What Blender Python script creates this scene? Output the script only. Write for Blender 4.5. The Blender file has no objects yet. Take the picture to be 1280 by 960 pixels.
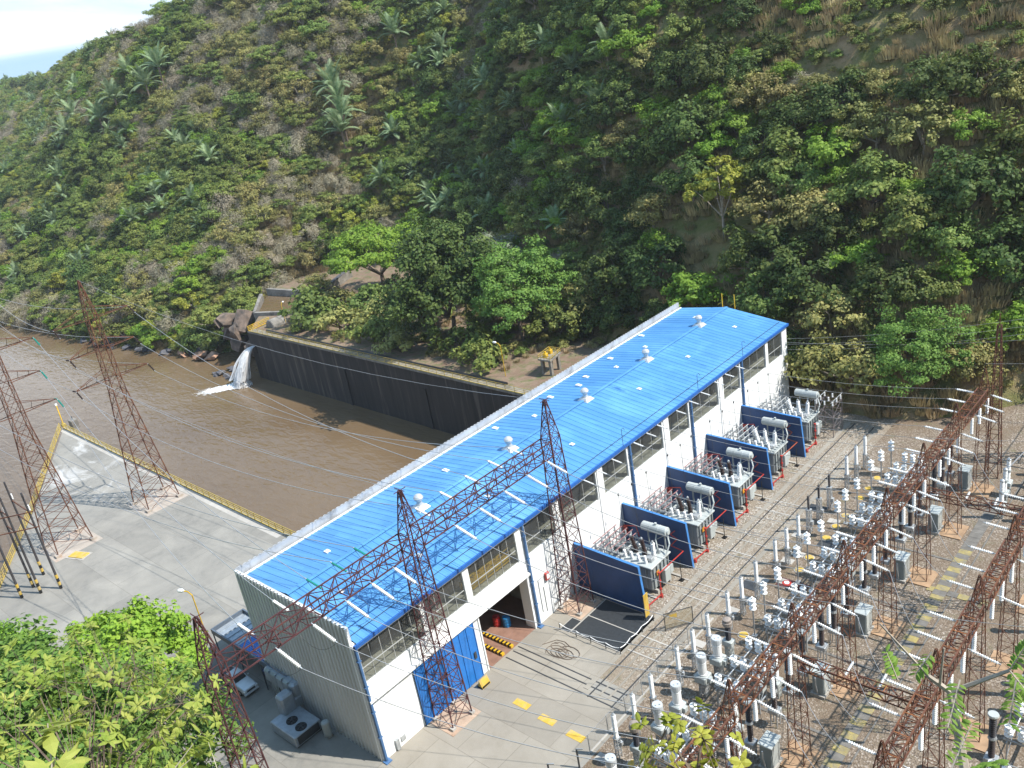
import bpy, math, random
import numpy as np
from mathutils import Vector, Matrix
random.seed(7); rng = np.random.default_rng(11)
SC = bpy.context.scene
COL = SC.collection
ORD = ['first','second','third','fourth','fifth','sixth','seventh','eighth','ninth','tenth','eleventh','twelfth','thirteenth','fourteenth','fifteenth','sixteenth','seventeenth','eighteenth','nineteenth','twentieth']
PI = math.pi
CAM = np.array([59.9676, -33.4183, 62.7262])
CR = np.array([[0.7380118025, 0.6552353450, -0.1612613468], [0.1384877025, -0.3809682532, -0.9141577251], [-0.6604239060, 0.6523264770, -0.3719011048]])
FPX = 1100.892

def V(a): return Vector(a)

class MB:
    """collects shapes, then links them as one mesh object"""
    def __init__(s): s.v = []; s.f = []; s.m = []; s.cur = 0
    def add(s, vs, fs):
        n = len(s.v); s.v.extend([tuple(p) for p in vs])
        for q in fs: s.f.append(tuple(i+n for i in q)); s.m.append(s.cur)
        return s
    def box(s, x0, y0, z0, x1, y1, z1):
        return s.add([(x0,y0,z0),(x1,y0,z0),(x1,y1,z0),(x0,y1,z0),(x0,y0,z1),(x1,y0,z1),(x1,y1,z1),(x0,y1,z1)],
                     [(0,3,2,1),(4,5,6,7),(0,1,5,4),(1,2,6,5),(2,3,7,6),(3,0,4,7)])
    def cbox(s, c, d): return s.box(c[0]-d[0]/2,c[1]-d[1]/2,c[2]-d[2]/2,c[0]+d[0]/2,c[1]+d[1]/2,c[2]+d[2]/2)
    def bbox(s, x0, y0, z0, x1, y1, z1, b=.05):
        """box with chamfered upright edges and top rim"""
        P = [(x0+b,y0),(x1-b,y0),(x1,y0+b),(x1,y1-b),(x1-b,y1),(x0+b,y1),(x0,y1-b),(x0,y0+b)]
        cx, cy = (x0+x1)/2, (y0+y1)/2
        Q = [(cx+(p[0]-cx)*(1-2*b/(x1-x0)), cy+(p[1]-cy)*(1-2*b/(y1-y0))) for p in P]
        vs = [(p[0],p[1],z0) for p in P]+[(p[0],p[1],z1-b) for p in P]+[(p[0],p[1],z1) for p in Q]
        fs = [tuple(range(7,-1,-1)), tuple(range(16,24))]
        for k in (0,8):
            for i in range(8):
                j = (i+1) % 8; fs.append((k+i,k+j,k+8+j,k+8+i))
        return s.add(vs, fs)
    def bar(s, a, b, r, n=4, r2=None):
        a = V(a); b = V(b); d = b-a
        if d.length < 1e-6: return s
        d.normalize(); u = d.cross(V((0,0,1)) if abs(d.z) < .95 else V((1,0,0))).normalized(); w = d.cross(u)
        r2 = r if r2 is None else r2
        o = PI/4 if n == 4 else 0
        vs = [a+(u*math.cos(o+2*PI*i/n)+w*math.sin(o+2*PI*i/n))*r for i in range(n)]+[b+(u*math.cos(o+2*PI*i/n)+w*math.sin(o+2*PI*i/n))*r2 for i in range(n)]
        fs = [(i,(i+1)%n,n+(i+1)%n,n+i) for i in range(n)]+[tuple(range(n-1,-1,-1)), tuple(range(n,2*n))]
        return s.add(vs, fs)
    def tube(s, pts, r, n=6):
        for a, b in zip(pts[:-1], pts[1:]): s.bar(a, b, r, n)
        return s
    def lathe(s, a, b, prof, n=8):
        """prof: (t along a->b, radius)"""
        a = V(a); b = V(b); d = (b-a); L = d.length; d = d/L
        u = d.cross(V((0,0,1)) if abs(d.z) < .95 else V((1,0,0))).normalized(); w = d.cross(u)
        vs = []; fs = []
        for t, r in prof:
            c = a+d*(L*t)
            vs += [c+(u*math.cos(2*PI*i/n)+w*math.sin(2*PI*i/n))*r for i in range(n)]
        for k in range(len(prof)-1):
            for i in range(n):
                j = (i+1) % n; fs.append((k*n+i,k*n+j,k*n+n+j,k*n+n+i))
        fs.append(tuple(range(n-1,-1,-1))); m = len(prof)*n; fs.append(tuple(range(m-n,m)))
        return s.add(vs, fs)
    def discs(s, a, b, r, n=6, k=8, core=.45):
        """ribbed porcelain: k sheds between a and b"""
        prof = [(0, r*core)]
        for i in range(k):
            t0 = (i+.15)/k; t1 = (i+.55)/k; t2 = (i+.7)/k
            prof += [(t0, r*core),(t1, r),(t2, r*.92),((i+.8)/k, r*core)]
        prof.append((1, r*core))
        return s.lathe(a, b, prof, n)
    def poly(s, pts, z): return s.add([(p[0],p[1],z) for p in pts], [tuple(range(len(pts)))])
    def prism(s, pts, z0, z1, bottom=False):
        n = len(pts)
        s.add([(p[0],p[1],z0) for p in pts]+[(p[0],p[1],z1) for p in pts], [tuple(range(n,2*n))]+[(i,(i+1)%n,n+(i+1)%n,n+i) for i in range(n)]+([tuple(range(n-1,-1,-1))] if bottom else []))
        return s
    def xf(s, M, start=0):
        for i in range(start, len(s.v)): s.v[i] = tuple(M @ V(s.v[i]))
        return s
    def build(s, name, mats, parent=None, origin=(0,0,0), smooth=False):
        me = bpy.data.meshes.new(name)
        o = V(origin)
        me.from_pydata([tuple(V(p)-o) for p in s.v], [], s.f)
        mats = mats if isinstance(mats, (list, tuple)) else [mats]
        for m in mats: me.materials.append(m)
        if len(mats) > 1: me.polygons.foreach_set('material_index', s.m)
        if smooth: me.polygons.foreach_set('use_smooth', [True]*len(me.polygons))
        me.update()
        ob = bpy.data.objects.new(name, me); COL.objects.link(ob)
        if parent: ob.parent = parent
        else: ob.location = o
        return ob

def lattice(mb, A, B, n, rl, rb, cross=True, horiz=True):
    """four-legged lattice between square A and square B"""
    A = [V(p) for p in A]; B = [V(p) for p in B]
    for i in range(4): mb.bar(A[i], B[i], rl)
    at = lambda i, t: A[i].lerp(B[i], t)
    for k in range(n):
        t0, t1 = k/n, (k+1)/n
        for i in range(4):
            j = (i+1) % 4
            if cross: mb.bar(at(i,t0), at(j,t1), rb); mb.bar(at(j,t0), at(i,t1), rb)
            elif (k+i) % 2: mb.bar(at(i,t0), at(j,t1), rb)
            else: mb.bar(at(j,t0), at(i,t1), rb)
            if horiz and k: mb.bar(at(i,t0), at(j,t0), rb)
    for i in range(4): mb.bar(B[i], B[(i+1)%4], rb)

def sq(x, y, z, h, k=None):
    k = h if k is None else k
    return [(x-h,y-k,z),(x+h,y-k,z),(x+h,y+k,z),(x-h,y+k,z)]

def tag(o, label=None, cat=None, group=None, kind=None):
    if label: o['label'] = label
    if cat: o['category'] = cat
    if group: o['group'] = group
    if kind: o['kind'] = kind
    return o
def thing(name, label, cat, loc=(0,0,0), group=None, rz=0):
    o = bpy.data.objects.new(name, None); COL.objects.link(o); o.empty_display_size = .3
    o.location = loc; o.rotation_euler = (0,0,rz)
    return tag(o, label, cat, group)
def dup(root, loc, label, rz=None, scale=None):
    def cp(o, par):
        c = o.copy(); COL.objects.link(c)
        if par: c.parent = par
        for ch in KIDS.get(o.name, ()): cp(ch, c)
        return c
    build_kids(root)
    r = cp(root, None); r.location = loc
    if rz is not None: r.rotation_euler = (0,0,rz)
    if scale: r.scale = scale
    r['label'] = label
    return r
KIDS = {}
def build_kids(root):
    if root.name in KIDS: return
    KIDS[root.name] = [o for o in COL.objects if o.parent == root]
    for k in KIDS[root.name]: build_kids(k)

def mesh_np(name, v, f, mat, parent=None, smooth=False):
    me = bpy.data.meshes.new(name); v = np.asarray(v, np.float32); f = np.asarray(f, np.int32)
    me.vertices.add(len(v)); me.vertices.foreach_set('co', v.ravel())
    k = f.shape[1]; me.loops.add(f.size); me.loops.foreach_set('vertex_index', f.ravel())
    me.polygons.add(len(f)); me.polygons.foreach_set('loop_start', np.arange(0, f.size, k, dtype=np.int32))
    me.polygons.foreach_set('loop_total', np.full(len(f), k, np.int32))
    if smooth: me.polygons.foreach_set('use_smooth', np.ones(len(f), bool))
    me.materials.append(mat); me.update(calc_edges=True); me.validate()
    ob = bpy.data.objects.new(name, me); COL.objects.link(ob)
    if parent: ob.parent = parent
    return ob

# ---------------------------------------------------------------- materials
def nodes(name):
    m = bpy.data.materials.new(name); m.use_nodes = True; nt = m.node_tree
    return m, nt, nt.nodes['Principled BSDF']
def N(nt, t, **kw):
    n = nt.nodes.new(t)
    for k, v in kw.items():
        if k in n.inputs: n.inputs[k].default_value = v
        else: setattr(n, k, v)
    return n
def c4(c): return (c[0], c[1], c[2], 1)
def noise(nt, scale, vec=None, detail=5, rough=.6, dist=0):
    n = N(nt, 'ShaderNodeTexNoise', Scale=scale, Detail=detail, Roughness=rough, Distortion=dist)
    if vec is not None: nt.links.new(vec, n.inputs['Vector'])
    return n.outputs['Fac']
def ramp(nt, fac, p0, p1, c0=(0,0,0), c1=(1,1,1)):
    r = N(nt, 'ShaderNodeValToRGB'); e = r.color_ramp.elements
    e[0].position = p0; e[1].position = p1; e[0].color = c4(c0); e[1].color = c4(c1)
    nt.links.new(fac, r.inputs['Fac']); return r.outputs['Color']
def mix(nt, fac, a, b, mode='MIX'):
    n = N(nt, 'ShaderNodeMix', data_type='RGBA', blend_type=mode)
    for sock, val in ((0, fac), (6, a), (7, b)):
        if isinstance(val, (int, float)): n.inputs[sock].default_value = val
        elif isinstance(val, tuple): n.inputs[sock].default_value = c4(val)
        else: nt.links.new(val, n.inputs[sock])
    return n.outputs[2]
def coords(nt, world=True, scale=None):
    if world: o = N(nt, 'ShaderNodeNewGeometry').outputs['Position']
    else: o = N(nt, 'ShaderNodeTexCoord').outputs['Object']
    if scale:
        mp = N(nt, 'ShaderNodeMapping'); mp.inputs['Scale'].default_value = scale
        nt.links.new(o, mp.inputs['Vector']); o = mp.outputs['Vector']
    return o
def bump(nt, bs, h, strength=.3, dist=.05):
    b = N(nt, 'ShaderNodeBump', Strength=strength, Distance=dist)
    nt.links.new(h, b.inputs['Height']); nt.links.new(b.outputs['Normal'], bs.inputs['Normal'])
def mat(name, col, rough=.6, metal=0, var=.25, scale=1.2, dirt=None, damt=.5, dscale=.5, stretch=None, bmp=0, world=True, objrand=0):
    m, nt, bs = nodes(name)
    v = coords(nt, world, stretch)
    lo = tuple(max(0, c*(1-var)) for c in col); hi = tuple(min(1, c*(1+var)) for c in col)
    c = mix(nt, ramp(nt, noise(nt, scale, v), .3, .7), lo, hi)
    if dirt:
        f = ramp(nt, noise(nt, dscale, v, 8, .7, .4), 1-damt-.12, 1-damt+.12)
        c = mix(nt, f, c, dirt)
    if objrand:
        oi = N(nt, 'ShaderNodeObjectInfo'); h = N(nt, 'ShaderNodeHueSaturation')
        mr = N(nt, 'ShaderNodeMapRange'); mr.inputs['To Min'].default_value = 1-objrand; mr.inputs['To Max'].default_value = 1+objrand
        nt.links.new(oi.outputs['Random'], mr.inputs['Value']); nt.links.new(mr.outputs[0], h.inputs['Value'])
        nt.links.new(c, h.inputs['Color']); c = h.outputs['Color']
    nt.links.new(c, bs.inputs['Base Color'])
    bs.inputs['Roughness'].default_value = rough; bs.inputs['Metallic'].default_value = metal
    if bmp: bump(nt, bs, noise(nt, scale*6, v), bmp, .04)
    return m
def leafmat(name, a, b, hue=.02, val=.25, trans=.3, scale=.5):
    m, nt, bs = nodes(name)
    v = coords(nt, False)
    c = mix(nt, ramp(nt, noise(nt, scale, v, 3), .35, .65), a, b)
    oi = N(nt, 'ShaderNodeObjectInfo'); h = N(nt, 'ShaderNodeHueSaturation')
    for sock, lo, hi, mul in (('Hue', .5-hue, .5+hue, 1), ('Value', 1-val, 1+val, 7.31)):
        w = N(nt, 'ShaderNodeMath', operation='MULTIPLY'); w.inputs[1].default_value = mul
        fr = N(nt, 'ShaderNodeMath', operation='FRACT'); mr = N(nt, 'ShaderNodeMapRange')
        mr.inputs['To Min'].default_value = lo; mr.inputs['To Max'].default_value = hi
        nt.links.new(oi.outputs['Random'], w.inputs[0]); nt.links.new(w.outputs[0], fr.inputs[0]); nt.links.new(fr.outputs[0], mr.inputs['Value']); nt.links.new(mr.outputs[0], h.inputs[sock])
    nt.links.new(c, h.inputs['Color'])
    nt.links.new(h.outputs['Color'], bs.inputs['Base Color'])
    bs.inputs['Roughness'].default_value = .6; bs.inputs['Specular IOR Level'].default_value = .25
    tr = N(nt, 'ShaderNodeBsdfTranslucent'); nt.links.new(h.outputs['Color'], tr.inputs['Color'])
    mx = N(nt, 'ShaderNodeMixShader'); mx.inputs[0].default_value = trans
    out = nt.nodes['Material Output']
    nt.links.new(bs.outputs[0], mx.inputs[1]); nt.links.new(tr.outputs[0], mx.inputs[2]); nt.links.new(mx.outputs[0], out.inputs['Surface'])
    return m

M = {}
M['white'] = mat('white_wall_paint', (.80,.81,.80), .7, var=.05, scale=.3, dirt=(.50,.47,.41), damt=.30, dscale=.35, stretch=(1,1,.25))
M['whitetrim'] = mat('white_trim', (.8,.8,.79), .6, var=.06)
M['clad'] = mat('grey_cladding', (.53,.55,.555), .5, .2, var=.1, scale=.5, dirt=(.22,.2,.17), damt=.25, dscale=.4, stretch=(1,1,.15))
M['parapet'] = mat('pale_galvanised', (.44,.46,.48), .55, .2, var=.15, scale=.6, dirt=(.10,.10,.10), damt=.36, dscale=.4)
M['blue'] = mat('blue_door_paint', (.022,.17,.52), .45, var=.12, scale=.8, dirt=(.03,.1,.25), damt=.25)
M['bluetrim'] = mat('blue_trim_paint', (.02,.11,.38), .5, var=.15)
M['pipeblue'] = mat('faded_blue_pipe', (.07,.16,.33), .55, var=.2)
M['navy'] = mat('navy_wall_paint', (.016,.056,.165), .5, var=.2, scale=.4, dirt=(.03,.05,.1), damt=.3, dscale=.3)
M['navyedge'] = mat('light_blue_edge', (.05,.20,.50), .5, var=.15)
M['rust'] = mat('rusty_lattice_steel', (.11,.045,.028), .8, .2, var=.4, scale=.8, dirt=(.22,.085,.03), damt=.4, dscale=.6)
M['rustdark'] = mat('maroon_lattice_steel', (.085,.03,.032), .75, .2, var=.35, scale=.7, dirt=(.15,.06,.035), damt=.35, dscale=.5)
M['porcelain'] = mat('white_porcelain', (.78,.79,.78), .25, var=.06, objrand=.1)
M['greenglass'] = mat('green_glass_insulator', (.02,.24,.20), .2, var=.2)
M['brownporc'] = mat('brown_porcelain', (.035,.022,.020), .3, var=.3)
M['darkporc'] = mat('black_porcelain', (.02,.018,.022), .35, var=.3)
M['galv'] = mat('galvanised_steel', (.42,.44,.45), .45, .4, var=.2, scale=1.5, objrand=.15)
M['greypaint'] = mat('light_grey_paint', (.40,.43,.42), .45, var=.1, scale=.8, dirt=(.25,.22,.18), damt=.25, objrand=.08)
M['tankgrey'] = mat('transformer_grey', (.29,.32,.32), .5, var=.12, scale=.8, dirt=(.2,.17,.14), damt=.3)
M['darkgrey'] = mat('dark_grey_metal', (.06,.065,.07), .5, .3, var=.25)
M['red'] = mat('red_pipe_paint', (.40,.04,.03), .45, var=.15)
M['pink'] = mat('pink_bus_paint', (.26,.12,.12), .5, var=.2)
M['yellow'] = mat('yellow_rail_paint', (.58,.36,.02), .5, var=.2, dirt=(.35,.22,.08), damt=.3)
M['yellowold'] = mat('faded_yellow_rail', (.42,.31,.07), .6, var=.2, dirt=(.2,.15,.07), damt=.35)
M['yellowpad'] = mat('yellow_cover_paint', (.58,.38,.05), .6, var=.2, dirt=(.36,.31,.21), damt=.42, dscale=1.2)
M['yelloworn'] = mat('worn_yellow_cover', (.33,.265,.09), .7, var=.3, dirt=(.19,.17,.13), damt=.48, dscale=1.1)
M['black'] = mat('black_paint', (.012,.012,.012), .5, var=.3)
M['wire'] = mat('aluminium_conductor', (.42,.42,.42), .4, .5, var=.1)
M['wiredark'] = mat('dark_steel_wire', (.06,.06,.06), .5, .4, var=.1)
M['drumlid'] = mat('pale_drum_lid', (.55,.58,.60), .4, .2, var=.1)
M['bark'] = mat('tree_bark', (.16,.12,.09), .9, var=.35, scale=2, world=False)
M['palebark'] = mat('pale_tree_bark', (.36,.31,.25), .9, var=.3, scale=2, world=False)
M['rock'] = mat('dark_river_rock', (.075,.075,.085), .8, var=.5, scale=.8, dirt=(.2,.17,.14), damt=.35, dscale=.6, bmp=.6)
M['redrock'] = mat('orange_rock', (.34,.20,.13), .85, var=.4, scale=.8, bmp=.6)
M['oldwall'] = mat('weathered_pale_concrete', (.26,.24,.21), .85, var=.3, scale=.8, dirt=(.1,.095,.085), damt=.45, dscale=.4)
M['duct'] = mat('insulated_duct', (.33,.37,.41), .4, .3, var=.15, scale=2)
M['carport'] = mat('slate_metal', (.12,.15,.19), .5, .2, var=.2)
M['rubber'] = mat('tyre_rubber', (.015,.015,.016), .8, var=.2)
M['carpaint'] = mat('silver_car_paint', (.62,.64,.66), .3, .3, var=.03)
M['carglass'] = mat('dark_car_glass', (.015,.018,.02), .08, var=.1)
M['interior'] = mat('dim_interior_paint', (.42,.42,.40), .8, var=.15)
M['innerfloor'] = mat('brown_floor_tiles', (.26,.15,.11), .5, var=.15)
M['ledge'] = mat('olive_concrete_ledge', (.42,.40,.33), .85, var=.3, scale=.9)
M['hood'] = M['carpaint']
M['mullion'] = mat('grey_window_bars', (.50,.51,.50), .5, .2, var=.1)
# ---------------------------------------------------------------- ground materials
def mat_concrete(name, base, stain, white=None, slab=(5.2,4.2), tilt=0):
    m, nt, bs = nodes(name); v = coords(nt)
    c = mix(nt, ramp(nt, noise(nt, .16, v, 8, .65, .5), .35, .68), stain, base)
    c = mix(nt, ramp(nt, noise(nt, 1.3, v, 8, .7), .3, .75), c, tuple(x*.82 for x in base))
    if white:
        sx = N(nt, 'ShaderNodeSeparateXYZ'); nt.links.new(v, sx.inputs[0]); mr = N(nt, 'ShaderNodeMapRange'); mr.inputs['From Min'].default_value = -84; mr.inputs['From Max'].default_value = -94; nt.links.new(sx.outputs['X'], mr.inputs['Value'])
        wf = mix(nt, 1.0, ramp(nt, noise(nt, .085, v, 9, .7, 1.0), .54, .66), mr.outputs[0], 'MULTIPLY'); c = mix(nt, wf, c, white)
    mp = N(nt, 'ShaderNodeMapping'); mp.inputs['Rotation'].default_value = (0,0,tilt); nt.links.new(v, mp.inputs['Vector'])
    br = N(nt, 'ShaderNodeTexBrick', Scale=1.0); br.inputs['Mortar Size'].default_value = .035; br.inputs['Brick Width'].default_value = slab[0]; br.inputs['Row Height'].default_value = slab[1]
    br.inputs['Color1'].default_value = (1,1,1,1); br.inputs['Color2'].default_value = (.80,.80,.80,1); br.inputs['Mortar'].default_value = (.62,.6,.58,1)
    nt.links.new(mp.outputs[0], br.inputs['Vector'])
    c = mix(nt, .8, c, br.outputs['Color'], 'MULTIPLY')
    nt.links.new(c, bs.inputs['Base Color']); bs.inputs['Roughness'].default_value = .85
    bump(nt, bs, noise(nt, 6, v), .25, .03)
    return m
def mat_gravel(name, a, b, c_, soil):
    m, nt, bs = nodes(name); v = coords(nt)
    vo = N(nt, 'ShaderNodeTexVoronoi', Scale=7.5); nt.links.new(v, vo.inputs['Vector'])
    sp = N(nt, 'ShaderNodeSeparateColor'); nt.links.new(vo.outputs['Color'], sp.inputs[0])
    c = mix(nt, sp.outputs[0], a, b)
    c = mix(nt, ramp(nt, sp.outputs[1], .80, .86), c, c_)
    c = mix(nt, ramp(nt, noise(nt, .14, v, 7, .65, .4), .42, .66), c, soil)
    c = mix(nt, ramp(nt, noise(nt, .6, v, 6, .7), .55, .75), c, (.14,.13,.07))
    nt.links.new(c, bs.inputs['Base Color']); bs.inputs['Roughness'].default_value = .9
    bump(nt, bs, vo.outputs['Distance'], .5, .12)
    return m
def mat_terrain():
    m, nt, bs = nodes('hillside_grass_and_soil'); v = coords(nt)
    g = mix(nt, ramp(nt, noise(nt, .35, v, 8, .7), .3, .7), (.26,.19,.11), (.40,.295,.17))
    g = mix(nt, ramp(nt, noise(nt, .11, v, 6, .6, .5), .38, .60), g, (.145,.165,.055))
    g = mix(nt, ramp(nt, noise(nt, .9, v, 6, .7), .55, .75), g, (.07,.095,.026))
    g = mix(nt, ramp(nt, noise(nt, .05, v, 7, .7, 1), .62, .70), g, (.20,.15,.11))
    nt.links.new(g, bs.inputs['Base Color']); bs.inputs['Roughness'].default_value = .95; bs.inputs['Specular IOR Level'].default_value = .1
    bump(nt, bs, noise(nt, .9, v, 8, .75), .9, .8)
    return m
def mat_water():
    m, nt, bs = nodes('muddy_river_water'); v = coords(nt)
    c = mix(nt, ramp(nt, noise(nt, .02, v, 5, .6, 1), .35, .65), (.125,.083,.045), (.160,.112,.066))
    nt.links.new(c, bs.inputs['Base Color']); bs.inputs['Roughness'].default_value = .09; bs.inputs['IOR'].default_value = 1.33
    mp = N(nt, 'ShaderNodeMapping'); mp.inputs['Scale'].default_value = (.55,1.3,1); mp.inputs['Rotation'].default_value = (0,0,.35); nt.links.new(v, mp.inputs['Vector'])
    w = N(nt, 'ShaderNodeMath', operation='ADD')
    nt.links.new(noise(nt, .55, mp.outputs[0], 2, .45, .8), w.inputs[0]); nt.links.new(noise(nt, .11, mp.outputs[0], 2, .5, .6), w.inputs[1])
    bump(nt, bs, w.outputs[0], .5, .3)
    return m
def mat_dirt():
    m, nt, bs = nodes('terrace_dirt'); v = coords(nt)
    c = mix(nt, ramp(nt, noise(nt, .25, v, 8, .7, .4), .35, .65), (.15,.095,.062), (.25,.18,.125))
    c = mix(nt, ramp(nt, noise(nt, .5, v, 8, .7), .48, .64), c, (.10,.115,.04))
    nt.links.new(c, bs.inputs['Base Color']); bs.inputs['Roughness'].default_value = .95
    bump(nt, bs, noise(nt, 3, v, 8), .4, .1)
    return m
def mat_canal():
    m, nt, bs = nodes('black_stained_concrete'); v = coords(nt)
    s = coords(nt, True, (1,1,.06))
    c = mix(nt, ramp(nt, noise(nt, .5, s, 7, .7), .3, .72), (.010,.010,.011), (.050,.044,.038))
    c = mix(nt, ramp(nt, noise(nt, .9, s, 5, .6), .54, .72), c, (.115,.10,.08))
    c = mix(nt, ramp(nt, noise(nt, .12, s, 5, .6), .66, .72), c, (.06,.065,.02))
    nt.links.new(c, bs.inputs['Base Color']); bs.inputs['Roughness'].default_value = .8
    bump(nt, bs, noise(nt, 1.5, v, 6), .3, .1)
    return m
def mat_roof():
    m, nt, bs = nodes('blue_roof_sheet'); v = coords(nt)
    s = coords(nt, True, (.12,1,1))
    c = mix(nt, ramp(nt, noise(nt, .9, s, 5, .6), .3, .7), (.070,.235,.49), (.100,.30,.56))
    c = mix(nt, ramp(nt, noise(nt, .07, v, 6, .6, .5), .50, .70), c, (.14,.37,.66))
    c = mix(nt, ramp(nt, noise(nt, .35, v, 9, .75, .8), .69, .75), c, (.20,.15,.15))
    c = mix(nt, ramp(nt, noise(nt, .6, s, 6, .7), .64, .72), c, (.03,.13,.34))
    bk = N(nt, 'ShaderNodeTexBrick', Scale=1.0); bk.inputs['Brick Width'].default_value = 5.1; bk.inputs['Row Height'].default_value = .9; bk.inputs['Mortar Size'].default_value = .018
    bk.inputs['Color1'].default_value = (1,1,1,1); bk.inputs['Color2'].default_value = (.84,.86,.9,1); bk.inputs['Mortar'].default_value = (.6,.65,.7,1); nt.links.new(v, bk.inputs['Vector'])
    c = mix(nt, .9, c, bk.outputs['Color'], 'MULTIPLY')
    nt.links.new(c, bs.inputs['Base Color']); bs.inputs['Roughness'].default_value = .42
    return m
M['deck'] = mat_concrete('deck_concrete', (.345,.325,.285), (.175,.17,.155), (.52,.51,.49), (9,6), 0)
M['apron'] = mat_concrete('apron_concrete', (.36,.33,.28), (.24,.215,.175), None, (5,5))
M['kerb'] = mat_concrete('pale_kerb_concrete', (.50,.48,.44), (.36,.33,.29), None, (3,9))
M['gravel'] = mat_gravel('yard_gravel', (.15,.12,.09), (.32,.27,.21), (.46,.43,.38), (.24,.195,.145))
M['gravel2'] = mat_gravel('weedy_gravel', (.11,.083,.06), (.24,.19,.14), (.36,.31,.26), (.15,.105,.066))
M['terrain'] = mat_terrain(); M['water'] = mat_water(); M['dirt'] = mat_dirt(); M['canal'] = mat_canal(); M['roof'] = mat_roof()

# ---------------------------------------------------------------- terrain
WZ = -13.5
FOOT = [(-640,110,-15),(-420,74,-15),(-330,72,-15),(-270,74,-15),(-222,78,-15),(-190,84,-14.5),(-176,92,-13),(-182,112,-6),(-176,128,-1),(-150,140,0),(-115,132,0),(-85,118,0),(-58,106,0),(-30,96,0),(-4,89,0),(18,88,0),(36,104,0),(58,118,0),(100,128,0),(170,120,0)]
RIDGE = [(-900,300,84),(-720,285,86),(-560,240,87),(-460,205,86),(-385,195,88),(-335,205,94),(-300,225,106),(-270,245,122),(-245,265,136),(-215,270,148),(-175,265,152),(-130,258,153),(-90,255,152),(-50,245,150),(-15,240,148),(20,240,146),(60,245,146),(100,250,145),(150,255,145),(260,240,145)]
def spline(P, n):
    P = np.array(P, float); m = len(P); t = np.linspace(0, m-1.0001, n); i = t.astype(int); f = (t-i)[:,None]
    g = lambda k: P[np.clip(i+k, 0, m-1)]
    a, b, c, d = g(-1), g(0), g(1), g(2)
    return .5*((2*b)+(c-a)*f+(2*a-5*b+4*c-d)*f**2+(3*b-a-3*c+d)*f**3)
def vnoise(x, y, seed=0):
    xi = np.floor(x).astype(np.int64); yi = np.floor(y).astype(np.int64); fx = x-xi; fy = y-yi
    def h(a, b):
        n = (a*374761393+b*668265263+seed*974634541) & 0x7fffffff; n = ((n ^ (n >> 13))*1274126177) & 0x7fffffff
        return ((n ^ (n >> 16)) & 0xffff)/65535.
    sx = fx*fx*(3-2*fx); sy = fy*fy*(3-2*fy)
    return (h(xi,yi)*(1-sx)+h(xi+1,yi)*sx)*(1-sy)+(h(xi,yi+1)*(1-sx)+h(xi+1,yi+1)*sx)*sy
def fbm(x, y, s, o=4, seed=0):
    r = 0; a = 1; t = 0
    for k in range(o): r = r+a*(vnoise(x/s*2**k, y/s*2**k, seed+k)-.5); t += a; a *= .5
    return r/t*2
NU, NV = 300, 110
def terrain_grid():
    F = spline(FOOT, NU)[:,None,:]; R = spline(RIDGE, NU)[:,None,:]
    v = np.linspace(0, 1.35, NV)[None,:,None]
    vc = np.minimum(v, 1)
    P = F+(R-F)*np.where(v <= 1, v, v)
    g = vc**.93; P[...,2:3] = F[...,2:3]+(R[...,2:3]-F[...,2:3])*g-np.maximum(v-1,0)*90
    w = np.clip(v[...,0]*6, 0, 1)*np.clip((1.05-v[...,0])*5+.45, .45, 1)
    x, y = P[...,0].copy(), P[...,1].copy()
    n = fbm(x, y, 62, 4, 3)*11+fbm(x, y, 17, 3, 9)*3.4
    u = np.linspace(0, 1, NU)[:,None]
    n = n-13*np.exp(-((u-.485-.05*v[...,0])/.022)**2)*np.clip(v[...,0]*3,0,1)   # ravine between the two slopes
    n = n+7*np.exp(-((u-.63)/.03)**2)*np.clip(v[...,0]*3,0,1)
    P[...,2] += n*w
    P[...,0] += fbm(x, y, 25, 3, 21)*3*w; P[...,1] += fbm(x, y, 25, 3, 33)*3*w
    return P
TG = terrain_grid()
def terr(u, v):
    """point of the hillside at grid fraction u (along), v (up; 0 foot, 1 ridge)"""
    a = np.clip(np.asarray(u)*(NU-1), 0, NU-1.001); b = np.clip(np.asarray(v)/1.35*(NV-1), 0, NV-1.001)
    i = a.astype(int); j = b.astype(int); f = (a-i)[...,None]; g = (b-j)[...,None]
    return (TG[i,j]*(1-f)+TG[i+1,j]*f)*(1-g)+(TG[i,j+1]*(1-f)+TG[i+1,j+1]*f)*g
def toimg(P):
    q = (np.atleast_2d(P)-CAM)@CR.T
    return np.c_[640+FPX*q[:,0]/q[:,2], 480+FPX*q[:,1]/q[:,2], q[:,2]]
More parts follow.
